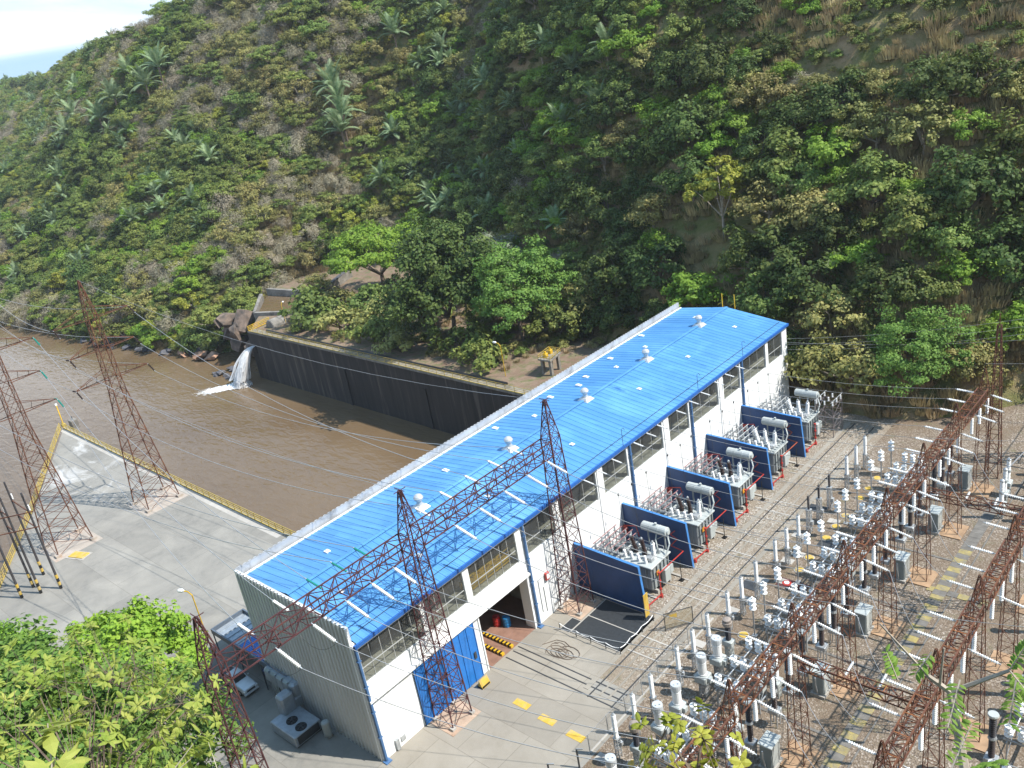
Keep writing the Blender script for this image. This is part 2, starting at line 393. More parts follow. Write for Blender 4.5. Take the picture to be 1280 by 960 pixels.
def build_setting():
    idx = np.arange(NU*NV).reshape(NU, NV)
    q = np.stack([idx[:-1,:-1], idx[1:,:-1], idx[1:,1:], idx[:-1,1:]], -1).reshape(-1, 4)
    tag(mesh_np('hills', TG.reshape(-1,3), q, M['terrain'], smooth=True), kind='structure')
    # slope under the viewpoint
    nx, ny = 60, 34; A = np.array([-150,-93.]); D = np.array([.845,.535]); Nn = np.array([.535,-.845])
    t = np.linspace(0, 300, nx)[:,None]; s = np.linspace(0, 150, ny)[None,:]
    base = np.array([-35.4,-24.5])+-D*110
    X = base[0]+D[0]*t+Nn[0]*s; Y = base[1]+D[1]*t+Nn[1]*s
    Z = -.5+np.clip(s-14, 0, 46)*1.3+np.maximum(s-60, 0)*.35+fbm(X, Y, 14, 3, 5)*2.2*np.clip((s-14)/10, 0, 1)
    far = np.clip((60-t)/60, 0, 1); Z = Z-far*(14*np.clip(1-s/30, 0, 1))
    idx = np.arange(nx*ny).reshape(nx, ny); q = np.stack([idx[:-1,:-1], idx[1:,:-1], idx[1:,1:], idx[:-1,1:]], -1).reshape(-1, 4)[:, ::-1]
    tag(mesh_np('near_hill', np.stack([X, Y, Z], -1).reshape(-1,3), q, M['terrain'], smooth=True), kind='structure')
    global near_z
    def near_z(x, y):
        d = np.array([x, y])-base; s_ = d@Nn
        return -.5+min(max(s_-14, 0), 46)*1.3
    # ground sheet out to the horizon, water, plateau
    tag(MB().box(-3000,-3000,-26,3000,3000,-22).build('ground', M['terrain']), kind='structure')
    g = MB(); n = 2
    tag(MB().poly([(-900,-400),(300,-400),(300,160),(-900,160)], WZ).build('river_water', M['water']), kind='structure')
    dk = MB().prism([(-133.4,23.2),(-97,3),(-74.2,-11),(-40,-32),(130,-90),(130,20),(-19.2,20),(-19.2,20.6),(-46,20.9)][::-1][::-1], -16, 0)
    dk.build('deck', M['deck']); tag(bpy.data.objects['deck'], kind='structure')
    dk = MB().prism([(-19.2,20),(130,20),(130,140),(-19.2,140)], -16, -.004)
    tag(dk.build('yard_ground', M['gravel']), kind='structure')
    tr = MB().prism([(-147.8,78.9),(-48,74.2),(-19.2,73),(-19.2,140),(-185,150),(-181,110)], -16, -.1)
    tag(tr.build('terrace', M['dirt']), kind='structure')
    # sheets on the yard
    ap = MB().poly([(0,-20),(16.1,10.2),(16.1,17.9),(10.4,18),(10.4,24.6),(0,31.2)], .004)
    tag(ap.build('apron_pavement', M['apron']), kind='structure')
    g2 = MB().poly([(16.6,-4),(60,-4),(60,130),(16.6,130)], .001)
    tag(g2.build('switchyard_gravel', M['gravel2']), kind='structure')
    tk = MB()
    for x in (10.75, 15.2): tk.box(x-.28, 18.0, -.01, x+.28, 84, .05)
    tk.box(12.4,18,-.01,12.62,84,.035); tk.box(13.4,18,-.01,13.62,84,.035)
    tag(tk.build('track_kerb', M['apron']), kind='structure')
    rl = MB()
    for y in (17.35, 18.55, 19.4): rl.box(.3, y-.07, -.01, 15.4, y+.07, .03)
    for x in (11.6, 14.5): rl.box(x-.06, 17.2, -.01, x+.06, 84, .06)
    tag(rl.build('sunken_rails', M['darkgrey']), kind='structure')
    br = MB()
    for y in (25.4, 36.4, 46.6, 56.8, 67):
        for dy in (-1.3, 1.3): br.box(9.6, y+dy+1-.09, -.01, 15, y+dy+1+.09, .04)
    tag(br.build('bay_kerb', M['kerb']), kind='structure')
    tw = MB()
    for y in (10.6,20.9,31.1,41.2,51.2,61.6,72.0):
        tw.box(30.7,y-1.6,-.01,33.5,y+1.6,.12)
        tw.box(41.7,y-1.6,-.01,44.7,y+1.6,.12)
    tag(tw.build('tower_footing_ground', mat('rust_stained_concrete', (.34,.22,.13), .9, var=.3, scale=.7)), kind='structure')
    pads = MB()
    for (x, y) in [(17.3,36.2),(17.9,38.6),(17.6,42.6),(18.4,47.4),(18.9,49.2),(17.2,52.8),(19.5,43.5),(18.2,31.2),(17,29.6),(19.6,57.6),(17.6,11.6),(19.4,72)]:
        pads.box(x-.7,y-.5,-.01,x+.7,y+.5,.06)
    tag(pads.build('pavement_pads', M['kerb']), kind='structure')
    dkp = MB()
    for (x, y) in [(17,41.2),(21,52.5),(16.6,59.5)]: dkp.box(x-1.1,y-.8,-.01,x+1.1,y+.8,.05)
    tag(dkp.build('pavement_dark_pads', M['darkgrey']), kind='structure')
    # kerb band on the deck edge
    kb = MB()
    kb.add([(-133,23,.004),(-47,20.7,.004),(-47,19.3,.004),(-131,21.4,.004)], [(0,3,2,1)])
    tag(kb.build('deck_kerb', M['kerb']), kind='structure')
build_setting()
# ---------------------------------------------------------------- powerhouse
W, L, H, HP = 19.15, 86.7, 13.9, 15.7
def corrug(mb, p0, d, z0, z1, length, pitch=.62, depth=.14, out=(0,-1)):
    """trapezoid cladding from p0 along d, ribs standing out"""
    n = int(length/pitch); pts = []
    for i in range(n):
        for t, o in ((0,0),(.30,0),(.45,1),(.85,1)): pts.append(((i+t)*pitch, o*depth))
    pts.append((length, 0))
    vs = []
    for z in (z0, z1): vs += [(p0[0]+d[0]*s+out[0]*o, p0[1]+d[1]*s+out[1]*o, z) for s, o in pts]
    m = len(pts); mb.add(vs, [(i,i+1,m+i+1,m+i) for i in range(m-1)])
    # thin cap so that the sheet shows its folded top edge
    mb.add([(p0[0]+d[0]*s-out[0]*.06, p0[1]+d[1]*s-out[1]*.06, z1) for s, o in pts]+[(p0[0]+d[0]*s+out[0]*o, p0[1]+d[1]*s+out[1]*o, z1) for s, o in pts], [(i,m+i,m+i+1,i+1) for i in range(m-1)])

def powerhouse():
    ph = thing('powerhouse', 'long white powerhouse with bright blue sheet roof and grey corrugated end wall', 'building', (-9.5, 0, 0))
    O = (-9.5, 0, 0)
    P = lambda mb, name, m, par=ph, **k: mb.build(name, m, par, O, **k)
    # end wall
    m = MB(); corrug(m, (-W,0), (1,0), 0, HP, W-.35); m.box(-W,.01,0,-.36,.3,HP-.15)
    P(m, 'end_wall', M['clad'])
    m = MB(); m.box(-.34,-.16,0,-.12,.02,HP-.05); m.box(-.06,-.08,0,.04,.04,H-.1); m.box(-.36,.05,0,.0,.3,H)
    P(m, 'corner_trim', M['whitetrim'])
    m = MB(); n = int((W-.35)/.62)
    for i in range(n):
        x = -W+(i+.45)*.62; q = .62*.4; y = -.143
        m.add([(x,y,HP+.02),(x+q,y,HP+.02),(x+q*.5,y,HP-1.0)], [(0,2,1)]); m.add([(x-.05,-.15,HP+.005),(x+q+.05,-.15,HP+.005),(x+q+.05,.1,HP+.005),(x-.05,.1,HP+.005)], [(0,1,2,3)])
    P(m, 'lit_rib_tips', M['whitetrim'])  # white tips and plates: light on the rib tops, put into the colour
    # front wall with openings
    wins = [(.45,8.1),(8.85,14.1),(14.95,22.2),(23.8,28.7),(29.7,36.8),(38.2,43.2),(44.2,51.2),(52.8,57.6),(58.7,65.5),(67.0,71.7),(72.8,79.7),(80.5,85.1)]
    ZL, ZU, T = 9.2, 13.05, .35
    m = MB()
    m.box(-T,.31,ZU,0,L-.01,H-.25)                        # band under the eave
    ys = [.31]+[c for w in wins for c in w]+[L-.01]
    for a, b in zip(ys[::2], ys[1::2]): m.box(-T,a,ZL,-.003,b,ZU)
    # two door openings: blue sliding door 5.4-14.0, open door 15-22.7
    m.box(-T,.31,0,0,5.5,ZL); m.box(-T,13.9,0,0,14.95,ZL); m.box(-T,22.7,0,0,L-.01,ZL)
    m.box(-T,5.5,7.0,0,13.9,ZL); m.box(-T,14.95,7.05,0,22.7,ZL)
    m.box(-1.3,22.71,0,-T-.002,22.9,7.05)                 # door reveal
    P(m, 'wall', M['white'])
    m = MB(); m.box(-W,.31,WZ-1,-W+.35,L,H+.6); m.box(-W+.36,L-.35,0,-T-.01,L-.002,H-.3)
    m.add([(-W+.36,L-.35,H-.3),(-.36,L-.35,H-.3),(-10,L-.35,15.6)],[(0,1,2)])
    P(m, 'rear_wall', M['parapet'])
    for i in range(0, 12):
        m = MB(); y = [0,8.48,14.5,23,29.2,37.5,43.7,52,58.15,66.25,72.25,80.1][i]
        if i in (5,7,9): m.box(.0,y-.5,0,.10,y+.5,ZU+.2); P(m, 'pilaster', M['whitetrim'])
    # windows
    for k, (a, b) in enumerate(wins):
        m = MB(); n = max(2, int(round((b-a)/1.3))) if k < 3 else max(2, int(round((b-a)/2.55)))
        for i in range(1, n): y = a+(b-a)*i/n; m.box(-.23,y-.022,ZL,-.17,y+.022,ZU)
        m.box(-.24,a,10.72,-.16,b,10.8); m.box(-.24,a,ZU-.05,-.16,b,ZU); m.box(-.24,a,ZL,-.16,b,ZL+.05)
        m.box(-.24,a,ZL,-.16,a+.05,ZU); m.box(-.24,b-.05,ZL,-.16,b,ZU)
        w = P(m, 'window', M['mullion'])
        g = MB().add([(-.2,a,ZL),(-.2,b,ZL),(-.2,b,ZU),(-.2,a,ZU)], [(0,1,2,3)]); g.build('glass', M['glass'], w, O)
        if k in (2,): w['label'] = 'window with a yellow crane showing behind it'
    # interior: crane ledge, back wall, floor
    m = MB(); m.box(-3.2,.32,8.3,-.36,L-.4,9.05); P(m, 'crane_ledge', M['ledge'])
    m = MB(); m.box(-W+.36,.32,-.2,-.001,L-.4,.03); P(m, 'floor', M['innerfloor'])
    m = MB(); m.box(-8.2,.4,0,-8.0,L-1,13.6); m.box(-7.9,26,0,-.5,26.2,8.2); m.box(-7.9,13.2,0,-.5,13.4,8.2); P(m, 'inner_wall', M['interior'])
    # doors
    m = MB(); n = 8
    m.box(.12,5.5,.12,.2,13.9,7.0)
    for i in range(n+1): y = 5.5+8.4*i/n; m.box(.2,max(5.5,y-.06),.12,.27,min(13.9,y+.06),7.0)
    d = P(m, 'door', M['blue'])
    MB().box(.27,13.2,2.8,.33,13.5,3.6).build('handle', M['darkgrey'], d, O)
    m = MB(); m.box(.0,.02,7.18,.42,23.1,7.42); m.box(.1,.02,7.05,.16,23.1,7.18); P(m, 'door_rail', M['whitetrim'])
    for yy in (14.78, 22.7): m = MB(); m.box(.02,yy,0,.12,yy+.16,7.05); P(m, 'door_jamb', M['whitetrim'])
    m = MB(); m.box(.0,1.6,.1,.25,2.0,1.3); m.box(.0,2.35,.5,.1,2.9,1.1); P(m, 'vent_box', M['galv'])
    m = MB(); m.tube([(.06,25.1,.9),(.06,25.1,4.2)],.04); m.tube([(.06,27.4,.9),(.06,27.4,5.5),(.06,24.4,5.5),(.06,24.4,1.2)],.035); m.box(.02,26.4,.9,.16,27.4,1.15); P(m, 'wall_conduit', M['galv'])
    # downpipes
    for y in (.14, 23.35, 43.75, 58.1, 72.15):
        m = MB(); m.bar((.2,y,.1),(.2,y,H-.45),.16,8)
        for z in (3,6,9,12): m.box(.0,y-.2,z,.36,y+.2,z+.08)
        m.box(.0,y-.35,0,.6,y+.35,.12)
        P(m, 'downpipe', M['pipeblue'])
    # roof with standing ribs every 0.9 m
    XR, ZR, XL, ZLf = -10.1, 15.62, -W+.36, 14.75
    rf = MB()
    def slope(xa, za, xb, zb):
        n = int((L-.7)/.9); pts = []
        for i in range(n):
            y = .4+i*.9
            pts += [(y,0),(y+.72,0),(y+.76,.055),(y+.84,.055),(y+.88,0)]
        pts.append((L+.05,0)); k = len(pts)
        rf.add([(xa,y,za+h) for y, h in pts]+[(xb,y,zb+h) for y, h in pts], [(i,i+1,k+i+1,k+i) for i in range(k-1)])
    slope(XL, ZLf, XR, ZR); slope(XR, ZR, .24, H-.06)
    roof = P(rf, 'roof', M['roof'])
    m = MB(); m.add([(XR-.35,.35,ZR+.06),(XR,.35,ZR+.12),(XR+.35,.35,ZR+.07),(XR-.35,L,ZR+.06),(XR,L,ZR+.12),(XR+.35,L,ZR+.07)], [(0,3,4,1),(1,4,5,2)]); P(m, 'ridge_cap', M['roof'], roof)
    m = MB(); m.box(.2,.05,H-.42,.4,L+.1,H-.04); m.box(.0,.05,H-.36,.19,L+.1,H-.2); P(m, 'gutter', M['bluetrim'], roof)
    m = MB(); m.tube([(-.9,.5,H+.22),(-.9,L-.3,H+.22)],.03,4)
    for y in np.arange(2, 86, 3.6): m.bar((-.9,y,H),(-.9,y,H+.22),.025)
    P(m, 'safety_cable', M['wiredark'], roof)
    m = MB(); m.box(-W+.36,.3,H+.6,-W+.5,L,ZLf+.05); m.box(-W+.36,.3,ZLf+.02,-W+.62,L,ZLf+.12); P(m, 'roof_flashing', M['whitetrim'], roof)
    m = MB(); corrug(m, (-W,L), (0,-1), H, HP, L, .62, .12, (-1,0)); m.box(-W+.01,.1,H,-W+.13,L,HP-.04); P(m, 'parapet', M['parapet'])
    for y in (31.2, 42.4, 60, 72.4):
        m = MB().tube([(.3,y,H-.1),(.3,y,H+2.2),(.62,y,H+2.45),(.8,y,H+2.2)],.03,4); P(m, 'air_terminal', M['wiredark'])
    # turbine vents on the ridge
    for y in (18.4, 33.5, 48.9, 63.5, 78.2):
        m = MB(); m.add([(XR-.85,y-.85,ZR-.12),(XR+.85,y-.85,ZR-.12),(XR+.85,y+.85,ZR-.12),(XR-.85,y+.85,ZR-.12),(XR-.5,y-.5,ZR+.3),(XR+.5,y-.5,ZR+.3),(XR+.5,y+.5,ZR+.3),(XR-.5,y+.5,ZR+.3)], [(0,1,5,4),(1,2,6,5),(2,3,7,6),(3,0,4,7),(4,5,6,7)])
        m.lathe((XR,y,ZR+.3),(XR,y,ZR+.8),[(0,.32),(1,.32)],12)
        v = P(m, 'roof_vent', M['galvroof'])
        m = MB(); z0 = ZR+.8; n = 16
        prof = [(0,.34),(.2,.5),(.5,.56),(.8,.44),(1,.16)]
        m.lathe((XR,y,z0),(XR,y,z0+.8),prof,n)
        for i in range(n):
            a = 2*PI*i/n; r = .57; m.tube([(XR+math.cos(a)*.4,y+math.sin(a)*.4,z0+.05),(XR+math.cos(a+.2)*r,y+math.sin(a+.2)*r,z0+.4),(XR+math.cos(a+.4)*.3,y+math.sin(a+.4)*.3,z0+.76)],.018,4)
        m.build('vent_turbine', M['galvroof'], v, O)
    # small pale patches on the roof sheets
    for (x, y) in [(-6.2,4.0),(-13,7.5),(-4.2,12.5),(-5.6,24.5),(-14.2,26.3),(-4.7,38.8),(-13.8,42.5),(-14.5,53.0),(-6,55.4),(-13,60),(-5.8,67.6),(-13.5,68.2),(-5.4,80.6),(-12.8,81.5),(-15.5,56),(-16,48.5),(-16.4,63.2),(-17.4,73),(-16.8,38)]:
        z = (ZR+(H-.08-ZR)*(x-XR)/(.42-XR)) if x > XR else (ZR+(ZLf-ZR)*(x-XR)/(XL-XR))
        m = MB(); w = .3 if x > -14 else .45; m.box(x-w,y-.25,z+.03,x+w,y+.25,z+.14); m.box(x-.12,y-.12,z+.14,x+.12,y+.12,z+.26)
        P(m, 'roof_patch', M['whitetrim'])
    for (x0, x1, z, y) in ((-10.6,-10.2,15.75,87.1),(-8.9,-8.5,15.55,87.1)): pass
    return ph
m_, nt_, bs_ = nodes('dusty_window_glass')
bs_.inputs['Base Color'].default_value = (.15,.155,.15,1); bs_.inputs['Roughness'].default_value = .15
tr_ = N(nt_, 'ShaderNodeBsdfTransparent'); tr_.inputs['Color'].default_value = (.75,.78,.76,1); mx_ = N(nt_, 'ShaderNodeMixShader')
nt_.links.new(ramp(nt_, noise(nt_, .8, coords(nt_), 5), .2, .9, (.42,.42,.42), (.20,.20,.20)), mx_.inputs[0])
nt_.links.new(tr_.outputs[0], mx_.inputs[1]); nt_.links.new(bs_.outputs[0], mx_.inputs[2]); nt_.links.new(mx_.outputs[0], nt_.nodes['Material Output'].inputs['Surface'])
M['glass'] = m_; M['galvroof'] = mat('bright_galvanised', (.6,.61,.6), .35, .4, var=.1)
powerhouse()

# things inside and beside the hall
cr = thing('overhead_crane', 'yellow overhead crane girder seen through the window above the open doorway', 'crane', (-1.9,18.6,9.06))
m = MB(); m.box(-.5,-3.3,.3,-.1,3.6,1.1); m.box(.5,-3.3,.3,.9,3.6,1.1)
for y in np.arange(-3, 3.6, .8): m.box(-.1,y-.05,.9,.5,y+.05,1.0)
m.build('girder', M['yellow'], cr)
m = MB()
for y in np.arange(-3.2, 3.6, 1.1): m.bar((.95,y,1.1),(.95,y,2.0),.035)
m.tube([(.95,-3.2,2),(.95,3.4,2)],.04); m.tube([(.95,-3.2,1.55),(.95,3.4,1.55)],.03); m.build('railing', M['yellow'], cr)
m = MB(); m.box(-.7,-2.9,1.1,1.1,-1.7,1.7); m.build('trolley', M['yellow'], cr)
def barrel(x, y, mm, label):
    t = thing('barrel', label, 'barrel', (x,y,0)); m = MB()
    m.lathe((0,0,0),(0,0,1.25),[(0,.42),(.02,.45),(.3,.45),(.32,.48),(.35,.45),(.64,.45),(.66,.48),(.69,.45),(.98,.45),(1,.42)],16); m.build('drum', mm, t)
    m = MB(); m.lathe((0,0,1.25),(0,0,1.29),[(0,.40),(1,.38)],16); m.lathe((.2,0,1.29),(.2,0,1.34),[(0,.06),(1,.06)],8); m.build('lid', mm, t)
barrel(-4.3,21.0, mat('barrel_red', (.42,.02,.02), .4), 'red oil drum standing inside the open doorway')
barrel(-3.2,21.5, mat('barrel_blue', (.02,.22,.5), .4), 'blue oil drum standing inside the open doorway beside the red one')
def striped(name, label, cat, x0, y0, z0, x1, y1, z1, n):
    mb = MB()
    for i in range(n):
        mb.cur = i % 2; a = x0+(x1-x0)*i/n; b = x0+(x1-x0)*(i+1)/n
        mb.box(a,y0,z0,b,y1,z1)
    return mb
for k, (y, lb) in enumerate(((17.2,'yellow and black striped floor barrier in the doorway, nearer the blue door'),(18.7,'yellow and black striped floor barrier in the doorway, further from the blue door'))):
    mb = striped('', '', '', -5.6, y, .035, -.1, y+.4, .32, 21)
    tag(mb.build('floor_barrier', [M['yellow'], M['black']], None, (-3.3,y,0)), lb, 'barrier')
# yellow barrow-like cover by the blue door
YC = t = thing('yellow_cover', 'small yellow tent shaped cover with black stripes beside the blue sliding door', 'cover', (1.2,12.9,0))
m = MB(); m.add([(-.5,-.8,0),(.5,-.8,0),(.5,.8,0),(-.5,.8,0),(0,-.8,1.3),(0,.8,1.3)], [(0,1,4),(2,3,5),(1,2,5,4),(3,0,4,5)]); m.build('panel', M['yellowpad'], t)
m = MB(); m.box(-.52,-.85,0,.52,-.8,.25); m.box(.35,-.7,.1,.53,.7,.3); m.build('stripe_board', M['black'], t); YC.scale = (.75,.75,.75)
# alarm box on the wall
t = thing('hose_box', 'small red fire hose box on the white wall beside the maroon tower', 'hose box', (.1,25.8,5.3))
m = MB(); m.bbox(-.06,-.3,-.45,.24,.3,.45); m.build('case', M['red'], t); MB().box(.245,-.2,-.3,.26,.2,.3).build('door', M['whitetrim'], t)

# ---------------------------------------------------------------- blast walls
FWY = [31.2, 41.1, 51.4, 61.5, 71.6]
fwlab = ['navy blast wall nearest the open doorway, behind the dark floor grating', 'navy blast wall between the two transformers nearest the open doorway', 'navy blast wall in the middle of the row of five', 'navy blast wall just before the boxy ribbed transformer', 'navy blast wall at the far hillside end of the row']
def wall_mesh(mb, y0, y1, grow=0):
    pts = [(.06,0),(9.5+grow,0),(9.0+grow,6.05),(.06,6.45)]
    mb.add([(x,y0,z) for x, z in pts]+[(x,y1,z) for x, z in pts], [(0,1,2,3),(7,6,5,4),(0,4,5,1),(1,5,6,2),(2,6,7,3),(3,7,4,0)])
for k, y in enumerate(FWY):
    t = thing('blast_wall', fwlab[k], 'blast wall', (4.6,y,0), 'navy blast walls between the transformers')
    m = MB(); wall_mesh(m, y-.14, y+.14); m.build('panel', M['navy'], t, (4.6,y,0))
    m = MB(); m.add([(9.505,y-.16,0),(9.56,y-.16,0),(9.56,y+.16,0),(9.505,y+.16,0),(9.0,y-.16,6.1),(9.06,y-.16,6.1),(9.06,y+.16,6.1),(9.0,y+.16,6.1)], [(0,3,2,1),(4,5,6,7),(0,1,5,4),(1,2,6,5),(2,3,7,6),(3,0,4,7)])
    m.add([(.06,y-.16,6.455),(9.0,y-.16,6.055),(9.0,y+.16,6.055),(.06,y+.16,6.455),(.06,y-.16,6.51),(9.0,y-.16,6.11),(9.0,y+.16,6.11),(.06,y+.16,6.51)], [(0,3,2,1),(4,5,6,7),(0,1,5,4),(1,2,6,5),(2,3,7,6),(3,0,4,7)])
    m.build('edge_trim', M['navyedge'], t, (4.6,y,0))
    m = MB()
    for x in (2.2,4.3,6.4,8.2): m.box(x-.03,y-.155,.1,x+.03,y-.142,5.9)
    m.build('panel_joint', M['navyedge'] if k > 5 else M['navy'], t, (4.6,y,0))
# dark oil grating with its chain fence
t = thing('floor_grating', 'dark steel grating sheet on the concrete in front of the nearest blast wall', 'grating', (7,27,0))
m = MB(); m.box(3.9,24.3,.012,10.7,30.9,.05); m.build('sheet', mat('dark_grating', (.035,.04,.045), .6, .2, var=.2, scale=3), t, (7,27,0))
m = MB(); m.box(3.9,27.5,.052,10.6,27.62,.07); m.box(3.85,24.2,.012,3.95,31,.09); m.box(3.9,24.2,.012,10.8,24.3,.09); m.build('seam', M['kerb'], t, (7,27,0))
t = thing('small_grating', 'small square dark floor grating between the maroon tower and the large grating', 'grating', (3.3,25.2,0))
MB().box(-.75,-1.1,.012,.45,1.1,.05).build('sheet', bpy.data.materials['dark_grating'], t); MB().box(-.85,-1.2,.008,.55,1.2,.03).build('frame', M['kerb'], t)
t = thing('chain_fence', 'low white chain strung between short posts around the dark grating', 'chain fence', (7,24,0))
pts = [(2.6,24.0),(5,23.9),(7,23.9),(9,23.95),(10.85,24.05),(10.85,26),(10.85,28.2),(10.85,30.4)]
for x, y in pts: MB().bar((x,y,0),(x,y,.95),.05,6).build('post', M['darkgrey'], t, (7,24,0))
m = MB()
for a, b in zip(pts[:-1], pts[1:]):
    prev = None
    for i in range(7):
        s = i/6; p = (a[0]+(b[0]-a[0])*s, a[1]+(b[1]-a[1])*s, .88-.22*math.sin(PI*s))
        if prev: m.bar(prev, p, .045, 5)
        prev = p
m.build('chain', M['whitetrim'], t, (7,24,0))
m = MB()
for k in range(5):
    a0 = random.random()*6; cx, cy, r = 5+random.uniform(-1,1), 21.4+random.uniform(-.6,.6), random.uniform(.6,1.3)
    m.tube([(cx+r*1.5*math.cos(a0+i*.5), cy+r*math.sin(a0+i*.5)*(.7+.03*i), .03+.01*k) for i in range(15)], .035, 4)
m.tube([(2.5,21,.05),(3.4,22.4,.05),(4.4,22.6,.05),(5.6,22.2,.05)],.035,4)
tag(m.build('cable_coil', M['bark'], None, (5,21.4,0)), 'loose tangled brown cable lying on the concrete near the dark grating', 'cable')
t = thing('warning_board', 'narrow yellow warning board standing at the outer end of the nearest blast wall', 'board', (10.05,30.5,0))
MB().box(-.04,-.45,.4,.04,.35,3.3).build('board', M['yellowpad'], t); MB().bar((0,-.5,0),(0,-.5,3.2),.05,6).build('post', M['darkgrey'], t)

# ---------------------------------------------------------------- transformers
def transformer(label, y, kind):
    t = thing('transformer', label, 'transformer', (0,y,0), 'power transformers along the white wall')
    B = lambda m, n, mm, par=t, **k: m.build(n, mm, par, **k)
    m = MB(); m.bbox(3.6,-1.7,.5,8.2,1.9,3.5,.12)
    for x in np.arange(4, 8.1, .7):
        m.box(x-.06,-1.86,.6,x+.06,-1.705,3.4); m.box(x-.06,1.905,.6,x+.06,2.06,3.4)
    for yy in np.arange(-1.4, 1.8, .75): m.box(8.205,yy-.06,.6,8.38,yy+.06,3.4)
    tank = B(m, 'tank', M['tankgrey'])
    m = MB(); m.bbox(3.4,-1.95,3.505,8.45,2.15,3.68,.05)
    if kind == 1:
        for x in np.arange(3.8,8.3,.5):
            m.box(x-.05,-1.8,3.685,x+.05,2,3.8)
        for yy in np.arange(-1.5,2,.6): m.box(3.5,yy-.05,3.685,8.3,yy+.05,3.8)
    B(m, 'lid', M['greypaint'])
    m = MB(); m.box(3.3,-1.4,0,8.6,-1.1,.45); m.box(3.3,1.2,0,8.6,1.5,.45); m.box(2.6,-2.4,.0,9.2,-2.1,.15); m.box(2.6,2.5,0,9.2,2.8,.15); B(m, 'plinth', M['kerb'])
    # conservator drum
    a, b = (4.6,2.45,6.0), (8.1,2.45,6.0)
    m = MB(); m.lathe(a, b, [(0,.1),(.01,.5),(.03,.56),(.34,.56),(.345,.59),(.36,.59),(.365,.56),(.66,.56),(.665,.59),(.68,.59),(.685,.56),(.97,.56),(.99,.5),(1,.1)], 16); m.lathe((6.5,2.45,6.5),(6.5,2.45,6.8),[(0,.16),(1,.16)],8)
    m.lathe((8.08,2.45,6),(8.25,2.45,6),[(0,.3),(1,.3)],10)
    con = B(m, 'conservator', M['greypaint'])
    m = MB(); m.tube([(5.3,2.45,3.6),(5.3,2.45,5.6)],.1,6); m.tube([(7.6,2.45,3.6),(7.6,2.45,5.6)],.1,6); m.tube([(5.3,2.45,3.7),(7.6,2.45,5.4)],.05,5); m.build('stand', M['tankgrey'], con)
    m = MB(); B(m.tube([(6.6,2.3,5.5),(6.9,1.6,5.1),(7.3,1.2,4.4),(7.4,1.0,3.6)],.09,6), 'oil_pipe', M['greypaint']); m = MB(); m.tube([(8,2.45,5.6),(8.55,1.9,4.8),(8.5,1.2,3.9),(8.3,.8,3.6)],.1,6); B(m, 'oil_pipe', M['greypaint'])
    # tall bushings
    for i in range(3):
        x = 4.9+i*1.25; dx = .25*(i-1)
        m = MB(); m.lathe((x,.2,3.68),(x,.2,4.2),[(0,.32),(.9,.3),(1,.2)],8); m.discs((x,.2,4.2),(x+dx,-.1,5.9),.27,8,7,.5)
        hb = B(m, 'high_bushing', M['brownporc'] if kind == 0 and i != 2 else M['porcelain'])
        MB().lathe((x+dx,-.1,5.9),(x+dx*1.1,-.14,6.25),[(0,.12),(.6,.15),(1,.05)],8).build('terminal', M['galv'], hb)
    for i in range(4):
        x = 4.4+i*.95
        m = MB(); m.lathe((x,-1.2,3.68),(x,-1.25,4.0),[(0,.22),(1,.2)],8); m.discs((x,-1.25,4.0),(x,-1.35,4.75),.19,8,4,.55); B(m, 'low_bushing', M['porcelain'])
    m = MB()
    for i in range(6): m.lathe((4+i*.7,1.2,3.68),(4+i*.7,1.2,4.0+.15*(i%3)),[(0,.18),(.8,.18),(1,.08)],8)
    m.bbox(6.9,-.9,3.69,7.8,-.2,4.2,.04); m.bbox(5.0,.7,3.69,5.9,1.05,4.1,.04); m.box(4.1,-.6,3.69,4.5,.8,4.05)
    m.tube([(4,1.6,3.8),(4,1.6,4.5),(7.9,1.6,4.5),(7.9,1.6,3.8)],.05,5); B(m, 'lid_fittings', M['galv'])
    # radiators between tank and hall
    for yy in (-1.5, .5):
        m = MB()
        for i in range(9): m.box(1.3+i*.2,yy,.7,1.36+i*.2,yy+1.3,3.3)
        m.bar((1.2,yy+.65,3.35),(3.6,yy+.65,3.35),.09,6); m.bar((1.2,yy+.65,.65),(3.6,yy+.65,.65),.09,6)
        B(m, 'radiator', M['tankgrey'])
    # bus support frame with rows of small posts
    m = MB()
    for j, yy in enumerate((-2.2,-.9,.4,1.7)):
        m.tube([(1.0,yy,0),(1.0,yy,4.5)],.08,5); m.tube([(4.4,yy,3.6),(4.4,yy,4.5)],.07,5); m.tube([(.7,yy,4.5),(4.7,yy,4.5)],.09,5)
    m.tube([(1,-2.2,4.3),(1,1.7,4.3)],.07,5); m.tube([(2.7,-2.2,4.3),(2.7,1.7,4.3)],.07,5); m.tube([(4.4,-2.2,4.3),(4.4,1.7,4.3)],.07,5)
    fr = B(m, 'bus_frame', M['galv'])
    m = MB()
    for yy in (-2.2,-.9,.4,1.7):
        for x in (.9,1.7,2.5,3.3,4.1): m.discs((x,yy,4.58),(x,yy,5.12),.14,6,3,.6)
    m.build('post_insulators', M['galv'], fr)
    m = MB()
    for x in (.9,1.7,2.5,3.3,4.1): m.tube([(x,-2.6,5.18),(x,2.1,5.18)],.06,5)
    m.build('bus_bars', M['pink'] if kind == 0 else M['galv'], fr)
    m = MB(); m.bbox(8.5,-.2,.9,9.05,.9,2.6,.05); m.box(8.5,1.1,1.4,8.9,1.7,2.4); cb = B(m, 'control_cabinet', M['greypaint'])
    if kind == 0:
        MB().box(8.39,-.95,2.1,8.42,-.45,2.75).build('warning_plate', mat('orange_sign', (.6,.27,.02), .5), tank)
    m = MB()
